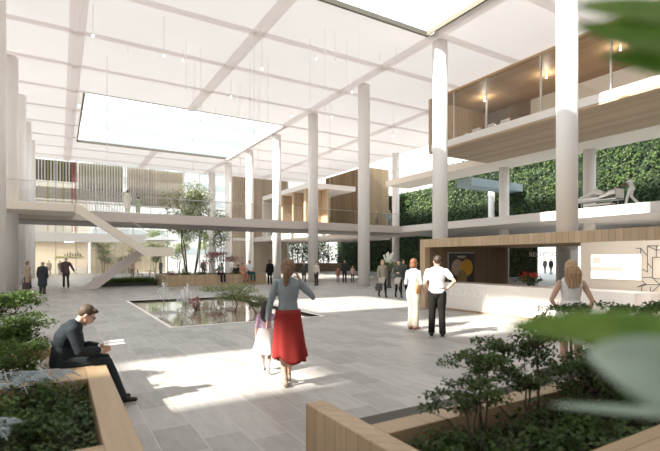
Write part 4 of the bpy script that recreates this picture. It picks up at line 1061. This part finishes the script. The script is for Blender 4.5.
# --- long-haired woman in front of the counter
person('person', 'woman with long wavy light brown hair in a white sleeveless dress at the counter', (6.42, 3.86, 0), TO_BACK-18, 1.68,
       dict(eL=(-.28, -.03, 1.12), wL=(-.17, .14, 1.02), eR=(.27, -.06, 1.12), wR=(.25, .06, .95), curl=.9, pitch=.12), 3, True, 'skin', ('long', (.42, .27, .15)),
       ('dress_top', (.80, .80, .78), 'none', .92), ('dress_skirt', (.80, .80, .78), 1.12, .55, .13, .30, 0), (.5, .4, .3))
# --- two women in tights
for px, py, l, hc, hk, tc, rot in ((382.5, 297, 'woman with olive jacket and dark tights carrying a black bag, left of two alike', (.40, .27, .15), 'bob', (.30, .28, .22), -110),
                     (398.5, 297.5, 'woman in dark grey jacket and dark tights, right of the white flowers', (.05, .035, .03), 'long', (.10, .105, .095), -120)):
    q = on_floor(px, py)
    person('person', l, (q.x, q.y, 0), rot, 1.70, dict(WALK, eR=(.24, .05, 1.1), wR=(.12, .22, 1.12)) if px > 390 else WALK, 2, True, 'skin', (hk, hc), ('jacket', tc, 'long', .92), ('tights', (.02, .018, .02), (.55, .52, .47)), (.02, .02, .02))
q = on_floor(382.5, 297)
qx, qy = q.x-.275, q.y-.075
t = thing('handbag', 'black bag held low at the side by the olive-jacketed woman', 'bag', (qx, qy, .34))
MB().loft([(qx, qy, .34), (qx, qy, .48), (qx, qy, .62)], [(.16, .07), (.17, .06), (.10, .03)], side=(.86, -.51, 0), n=14).build('bag_body', 'dark_metal', t, True)
MB().loft([(qx-.06, qy+.03, .62), (qx-.04, qy+.02, .80), (qx+.04, qy-.02, .80), (qx+.06, qy-.03, .62)], [.008]*4, n=6).build('handle', 'dark_metal', t)
q = on_floor(403, 292)
person('person', 'dark-haired person half hidden behind the woman in the dark grey jacket', (q.x, q.y, 0), -110, 1.72, WALK, 1, False, 'skin', ('short', (.05, .03, .03)), ('jacket', (.09, .09, .09), 'long', .92), ('trousers', (.03, .03, .03)), (.02, .02, .02))
# white flowers on a stand between the two women
q = on_floor(389, 288)
t = thing('flower_stand', 'tall vase of white and yellowish flowers between the two women in tights', 'flowers', (q.x, q.y, 0))
MB().loft([(q.x, q.y, 0), (q.x, q.y, .4), (q.x, q.y, .9), (q.x, q.y, 1.1)], [.16, .10, .12, .15], n=16).build('vase', 'dark_metal', t, True)
lf = MB(); rnd = random.Random(12); cloud(lf, rnd, [((q.x, q.y, 1.35), (.5, .5, .25))], 220, .22); lf.build('leaves', 'leaf_olive', t)
lf = MB()
for i in range(14):
    a = i*2.4; top_ = Vector((q.x+.42*math.cos(a)*(.3+.05*(i % 10)), q.y+.42*math.sin(a)*(.3+.05*(i % 10)), 1.7+.09*(i % 6)))
    lf.loft([(q.x, q.y, 1.1), ((q.x+top_.x)/2, (q.y+top_.y)/2, 1.5), top_], [.012, .03, .06], n=6)
lf.build('petals', 'flower_white', t, True)

# --- figures farther back
def far(px, py, head, label, face, top, bottom, hair=('short', (.06, .04, .03)), pose=None, female=False, skin='skin', child=False, extra=None, lod=1, off=0, thick=1.0, shoes=(.03, .03, .03)):
    q = on_floor(px, py); d = 1.7*FX/(py-260); h = 1.7-(head-260)/FX*d
    return person('person', label, (q.x, q.y, 0), face, max(.9, min(1.85, h)), pose if pose is not None else {}, lod, female, skin, hair, top, bottom, shoes, extra, None, child, thick)
far(344.5, 282.5, 260, 'man in dark suit standing between two children in the distance', -110, ('jacket', (.05, .05, .055), 'long', .9), ('trousers', (.04, .04, .045)))
far(338, 282.5, 267.5, 'child in reddish clothes on the left of the man in the dark suit', -110, ('top', (.35, .17, .13), 'long', .92), ('trousers', (.15, .10, .10)), child=True)
far(352.5, 282.5, 266, 'child in pale pink top on the right of the man in the dark suit', -110, ('top', (.60, .42, .38), 'long', .92), ('trousers', (.12, .11, .12)), child=True)
far(316.5, 285.5, 261.5, 'man in light shirt and dark trousers standing by the column at the footbridge', 200, ('shirt', (.62, .56, .50), 'long', .98), ('trousers', (.05, .045, .045)))
far(304, 283.5, 262, 'dark-clothed person just right of the head of the walking woman', -100, ('jacket', (.08, .08, .085), 'long', .92), ('trousers', (.09, .08, .08)))
far(269.8, 284.5, 260, 'tall standing person all in black left of the walking woman', 230, ('coat', (.012, .012, .013), 'long', .75), ('trousers', (.012, .012, .013)), ('short', (.01, .01, .01)), skin='skin_dark')
# left side
def ex_hb(t, P, hp, spine, rem, R):
    MB().box(-.40, -.24, -.05, .10, .55, .75).build('handbag', 'dark_metal', t, bevel=.03, local=True)
far(27, 294, 261, 'elderly woman in beige coat over dark skirt holding a handbag at far left', 30, ('coat', (.40, .31, .23), 'long', .62), ('skirt', (.10, .07, .075), .95, .28, .18, .25, 0), ('bob', (.25, .19, .14)), female=True, lod=2, thick=1.1, extra=ex_hb)
far(42.5, 294, 262, 'person in long dark grey coat next to the woman in the beige coat', 60, ('coat', (.045, .055, .065), 'long', .48), ('trousers', (.05, .055, .05)), ('short', (.45, .40, .34)), lod=2, thick=1.12)
far(66, 287.5, 257.5, 'white-haired man in brown-grey jacket walking away, left of the stair foot', 95, ('jacket', (.16, .12, .12), 'long', .92), ('trousers', (.09, .09, .09)), ('short', (.75, .73, .70)), dict(WALK, eR=(.30, -.02, 1.14), wR=(.40, -.05, .92)), lod=2)
far(49, 276, 260.5, 'pale blurred person at the counter inside the cream side room, left one', -90, ('shirt', (.60, .48, .36), 'long', .95), ('trousers', (.4, .33, .26)))
far(60, 275, 261, 'pale person at the counter inside the cream side room, right one', -90, ('shirt', (.45, .36, .33), 'long', .95), ('trousers', (.35, .3, .26)))
# seated on the long planter
SITF = dict(pelvis=(0, 0, .60), chest=(0, .0, .88), neck=(0, .02, 1.10), head=(0, .05, 1.24), sL=(-.175, .02, 1.04), sR=(.175, .02, 1.04), eL=(-.23, .04, .80), wL=(-.14, .28, .70), eR=(.23, .04, .80), wR=(.14, .28, .70),
            hL=(-.09, .02, .58), kL=(-.12, .44, .56), aL=(-.12, .46, .09), hR=(.09, .02, .58), kR=(.12, .44, .56), aR=(.12, .46, .09))
def seated(px, label, face, top, bottom, hair, female=False, y=29.98, z=.22, pose=None, skin='skin', shoes=(.04, .04, .04), h=1.7):
    d = ray(px, 270); X = d.x/d.y*y
    return person('person', label, (X, y, z), face, h, dict(SITF, **(pose or {})), 2, female, skin, hair, top, bottom, shoes)
seated(219.5, 'person in grey-green top sitting bent forward on the front of the long planter', -75, ('shirt', (.26, .28, .24), 'long', .92), ('trousers', (.025, .025, .035)), ('short', (.06, .04, .03)), pose=dict(chest=(0, .07, .86), neck=(0, .18, 1.04), head=(0, .26, 1.15), pitch=.5, sL=(-.17, .16, 1.0), sR=(.17, .16, 1.0)))
seated(242.5, 'woman in salmon top sitting on the long planter, left of the man in white', -80, ('top', (.62, .30, .22), 'elbow', .92), ('trousers', (.52, .22, .17)), ('bob', (.10, .06, .04)), True, h=1.6)
seated(249.5, 'man in white shirt and dark teal trousers sitting on the long planter', -80, ('shirt', (.80, .86, .90), 'short', .92), ('trousers', (.03, .10, .10)), ('short', (.06, .04, .03)), shoes=(.35, .06, .04), h=1.78)
seated(236, 'dark figure leaning back inside the long planter under the pink tree', 200, ('jacket', (.06, .045, .045), 'long', .92), ('trousers', (.08, .06, .055)), ('short', (.03, .02, .02)), y=32.4, z=.05, pose=dict(chest=(0, -.12, .84), neck=(0, -.2, 1.04), head=(0, -.19, 1.18)))
# on the footbridge and galleries
def up(px, y, z, label, face, h, top, bottom, hair, female=False, pose=None, X=None, skin='skin', lod=1, shoes=(.3, .3, .3)):
    d = ray(px, 200)
    q = (d.x/d.y*y, y) if X is None else (X, d.y/d.x*X)
    return person('person', label, (q[0], q[1], z), face, h, pose or {}, lod, female, skin, hair, top, bottom, shoes)
up(127.5, 33.2, 4.7, 'woman in long white clothes on the footbridge in front of the slatted screen', 60, 1.72, ('coat', (.80, .80, .72), 'long', .5), ('trousers', (.75, .75, .68)), ('short', (.10, .07, .05)), True)
up(138, 33.4, 4.7, 'shorter pale-green dressed person on the footbridge beside the woman in white', 100, 1.35, ('coat', (.45, .50, .38), 'long', .5), ('trousers', (.5, .5, .4)), ('short', (.08, .05, .04)))
up(389.5, 34.0, 4.7, 'person in teal top on the footbridge in front of the timber block, right one', -100, 1.75, ('shirt', (.20, .33, .33), 'long', .95), ('trousers', (.15, .18, .2)), ('bald', 0))
up(376.5, 34.2, 4.7, 'person in grey-brown clothes on the footbridge in front of the timber block, left one', -120, 1.62, ('shirt', (.33, .27, .23), 'long', .95), ('trousers', (.22, .17, .15)), ('short', (.5, .45, .4)))
nurse_p = dict(eR=(.22, .22, 1.22), wR=(.18, .46, 1.16), eL=(-.22, .22, 1.22), wL=(-.18, .46, 1.16), pelvis=(0, -.06, .93), chest=(0, .02, 1.22), **{k: v for k, v in WALK.items() if k[0] in 'kaf'})
nd = ray(631, 190); NX = 26.9; NY = nd.y/nd.x*NX
person('person', 'nurse in white clothes with black hair pushing the hospital bed on the gallery', (NX, NY, 4.7), 92, 1.68, nurse_p, 2, True, 'skin_dark', ('short', (.01, .01, .01)), ('tunic', (.82, .82, .82), 'short', .85), ('trousers', (.82, .82, .82), .01), (.7, .7, .7))
# hospital bed, patient side towards the left
bd0 = NY+.55; bx0 = NX
t = thing('hospital_bed', 'white hospital bed with raised backrest rolled along the gallery', 'bed', (bx0, bd0+1.1, 4.7))
mb = MB(); mb.box(bx0-.45, bx0+.45, bd0, bd0+2.3, 5.10, 5.17).build('bed_frame', 'steel', t)
MB().box(bx0-.44, bx0+.44, bd0+.9, bd0+2.25, 5.18, 5.33).build('mattress', 'letter', t, bevel=.04)
mb = MB(); mb.prism([(bx0-.44, bd0+.05, 5.42), (bx0-.44, bd0+.95, 5.2), (bx0-.44, bd0+.95, 5.34), (bx0-.44, bd0+.12, 5.62)], (.88, 0, 0)); mb.build('backrest', 'letter', t, bevel=.02)
MB().box(bx0-.42, bx0+.42, bd0, bd0+.04, 5.12, 5.7).build('headboard', 'white', t, bevel=.02)
mb = MB(); mb.loft([(bx0-.05, bd0+.9, 5.5), (bx0-.05, bd0+1.3, 5.66), (bx0-.05, bd0+1.7, 5.46), (bx0-.05, bd0+2.15, 5.38)], [(.34, .14), (.3, .2), (.3, .12), (.26, .10)], n=14)
o = mb.build('blanket', 'letter', t, True)
mb = MB(); mb.box(bx0-.3, bx0+.3, bd0+.4, bd0+1.9, 4.86, 4.94); mb.build('undercarriage', 'white', t)
for sx in (-.33, .33):
    for sy in (.3, 2.0):
        mb = MB(); mb.cyl((bx0+sx, bd0+sy, 4.76), (bx0+sx, bd0+sy, 5.1), .02, n=8); o = mb.build('leg', 'steel', t)
        MB().cyl((bx0+sx-.02, bd0+sy, 4.765), (bx0+sx+.02, bd0+sy, 4.765), .06, n=14).build('castor', 'dark_metal', o)
px0, py0 = bx0-.05, bd0+.5
LIE = dict(pelvis=(0, 0, 0), chest=(0, -.22, .12), neck=(0, -.40, .22), head=(0, -.52, .30), pitch=-.9, sL=(-.17, -.36, .2), sR=(.17, -.36, .2), eL=(-.22, -.12, .12), wL=(-.12, .08, .18), eR=(.22, -.12, .12), wR=(.12, .08, .18),
           hL=(-.08, .03, 0), kL=(-.09, .42, .17), aL=(-.09, .80, .0), hR=(.08, .03, 0), kR=(.09, .42, .17), aR=(.09, .80, .0), fL=(0, .3, 1), fR=(0, .3, 1), hdL=(.2, .9, -.1), hdR=(-.2, .9, -.1))
person('person', 'patient lying propped up under the white cover on the hospital bed', (bx0-.02, bd0+.72, 5.42), 90, 1.66, LIE, 1, False, 'skin', ('short', (.2, .15, .1)), ('gown', (.8, .8, .8), 'short', .9), ('trousers', (.8, .8, .8)), (.7, .7, .7))
# two dark people seen through the opening behind the counter
far(545, 273, 258.5, 'dark standing person seen through the reception opening, left of a pair', 180, ('jacket', (.02, .02, .02), 'long', .92), ('trousers', (.02, .02, .02)))
far(551, 274, 257.5, 'dark standing person seen through the reception opening, right of a pair', 180, ('jacket', (.015, .02, .02), 'long', .92), ('trousers', (.02, .02, .02)))

# ---------------------------------------------------------------- cafe furniture in the distance
def cafe_chair(x, y, rz, label):
    t = thing('cafe_chair', label, 'chair', (x, y, 0), rz, 'chairs around the distant cafe tables')
    MB().box(-.21, .21, -.21, .21, .43, .47).build('seat', 'dark_metal', t, bevel=.01, local=True)
    MB().box(-.21, .21, -.23, -.20, .55, .85).build('backrest', 'dark_metal', t, bevel=.01, local=True)
    for sx in (-.19, .19):
        for sy in (-.2, .19): MB().cyl((sx, sy, 0), (sx, sy, .55 if sy < 0 else .43), .014, n=6).build('leg', 'dark_metal', t, local=True)
    return t
def cafe_table(x, y, label, mt='white'):
    t = thing('cafe_table', label, 'table', (x, y, 0), group='distant cafe tables')
    MB().cyl((0, 0, .72), (0, 0, .75), .42, n=24).build('table_top', mt, t, local=True)
    MB().cyl((0, 0, .02), (0, 0, .72), .03, n=8).build('pedestal', 'dark_metal', t, local=True)
    MB().cyl((0, 0, 0), (0, 0, .02), .24, n=16).build('foot', 'dark_metal', t, local=True)
    return t
tabs = [(6.9, 43.0, 'green-topped cafe table behind the grass bed', 'leaf_bright'), (9.2, 44.5, 'white cafe table behind the left planter end', 'white'), (11.8, 46, 'white cafe table among the trunks of the larger tree', 'white'), (14.2, 44, 'white cafe table right of the multi-stemmed trees', 'white')]
k0 = None
for i, (x, y, l, m_) in enumerate(tabs):
    cafe_table(x, y, l, m_)
    for s_, wd in ((-1, 'left'), (1, 'right')):
        lb = ('dark chair left of the ' if s_ < 0 else 'dark chair right of the ')+l.replace('cafe table', 'table')
        if k0 is None: k0 = cafe_chair(x+s_*.75, y, s_*PI/2, lb)
        else: dup(k0, (x+s_*.75, y, 0), s_*PI/2, lb)
for i, (x, y, c_, l, f_) in enumerate(((5.9, 46.0, (.45, .30, .22), 'person in reddish brown standing behind the green-topped table', -60), (8.6, 47, (.10, .10, .10), 'dark-clothed person standing behind the second cafe table', 200),
                               (12.8, 47, (.14, .12, .12), 'dark-clothed person behind the tree trunks by the cafe tables', -100), (16.0, 47.5, (.75, .72, .68), 'light-clothed person near the sunlit white column behind the planter', -80))):
    person('person', l, (x, y, 0), f_, 1.7, {}, 1, False, 'skin', ('short', (.06, .04, .03)), ('jacket', c_, 'long', .92), ('trousers', tuple(v*.6 for v in c_)), (.03, .03, .03))
t = thing('parasol', 'white parasol opened over the cafe beyond the stair landing', 'parasol', (9.2, 50, 0))
MB().cyl((9.2, 50, 0), (9.2, 50, 4.1), .035, n=8).build('pole', 'steel', t)
mb = MB(); n = 8; V = [(9.2, 50, 4.35)]+[(9.2+1.9*math.cos(2*PI*i/n), 50+1.9*math.sin(2*PI*i/n), 3.75) for i in range(n)]
mb.add(V, [(0, i+1, (i+1) % n+1) for i in range(n)]); o = mb.build('canopy', 'letter', t); s = o.modifiers.new('solid', 'SOLIDIFY'); s.thickness = .02
MB().cyl((9.2, 50, 0), (9.2, 50, .06), .35, n=16).build('base', 'dark_metal', t)
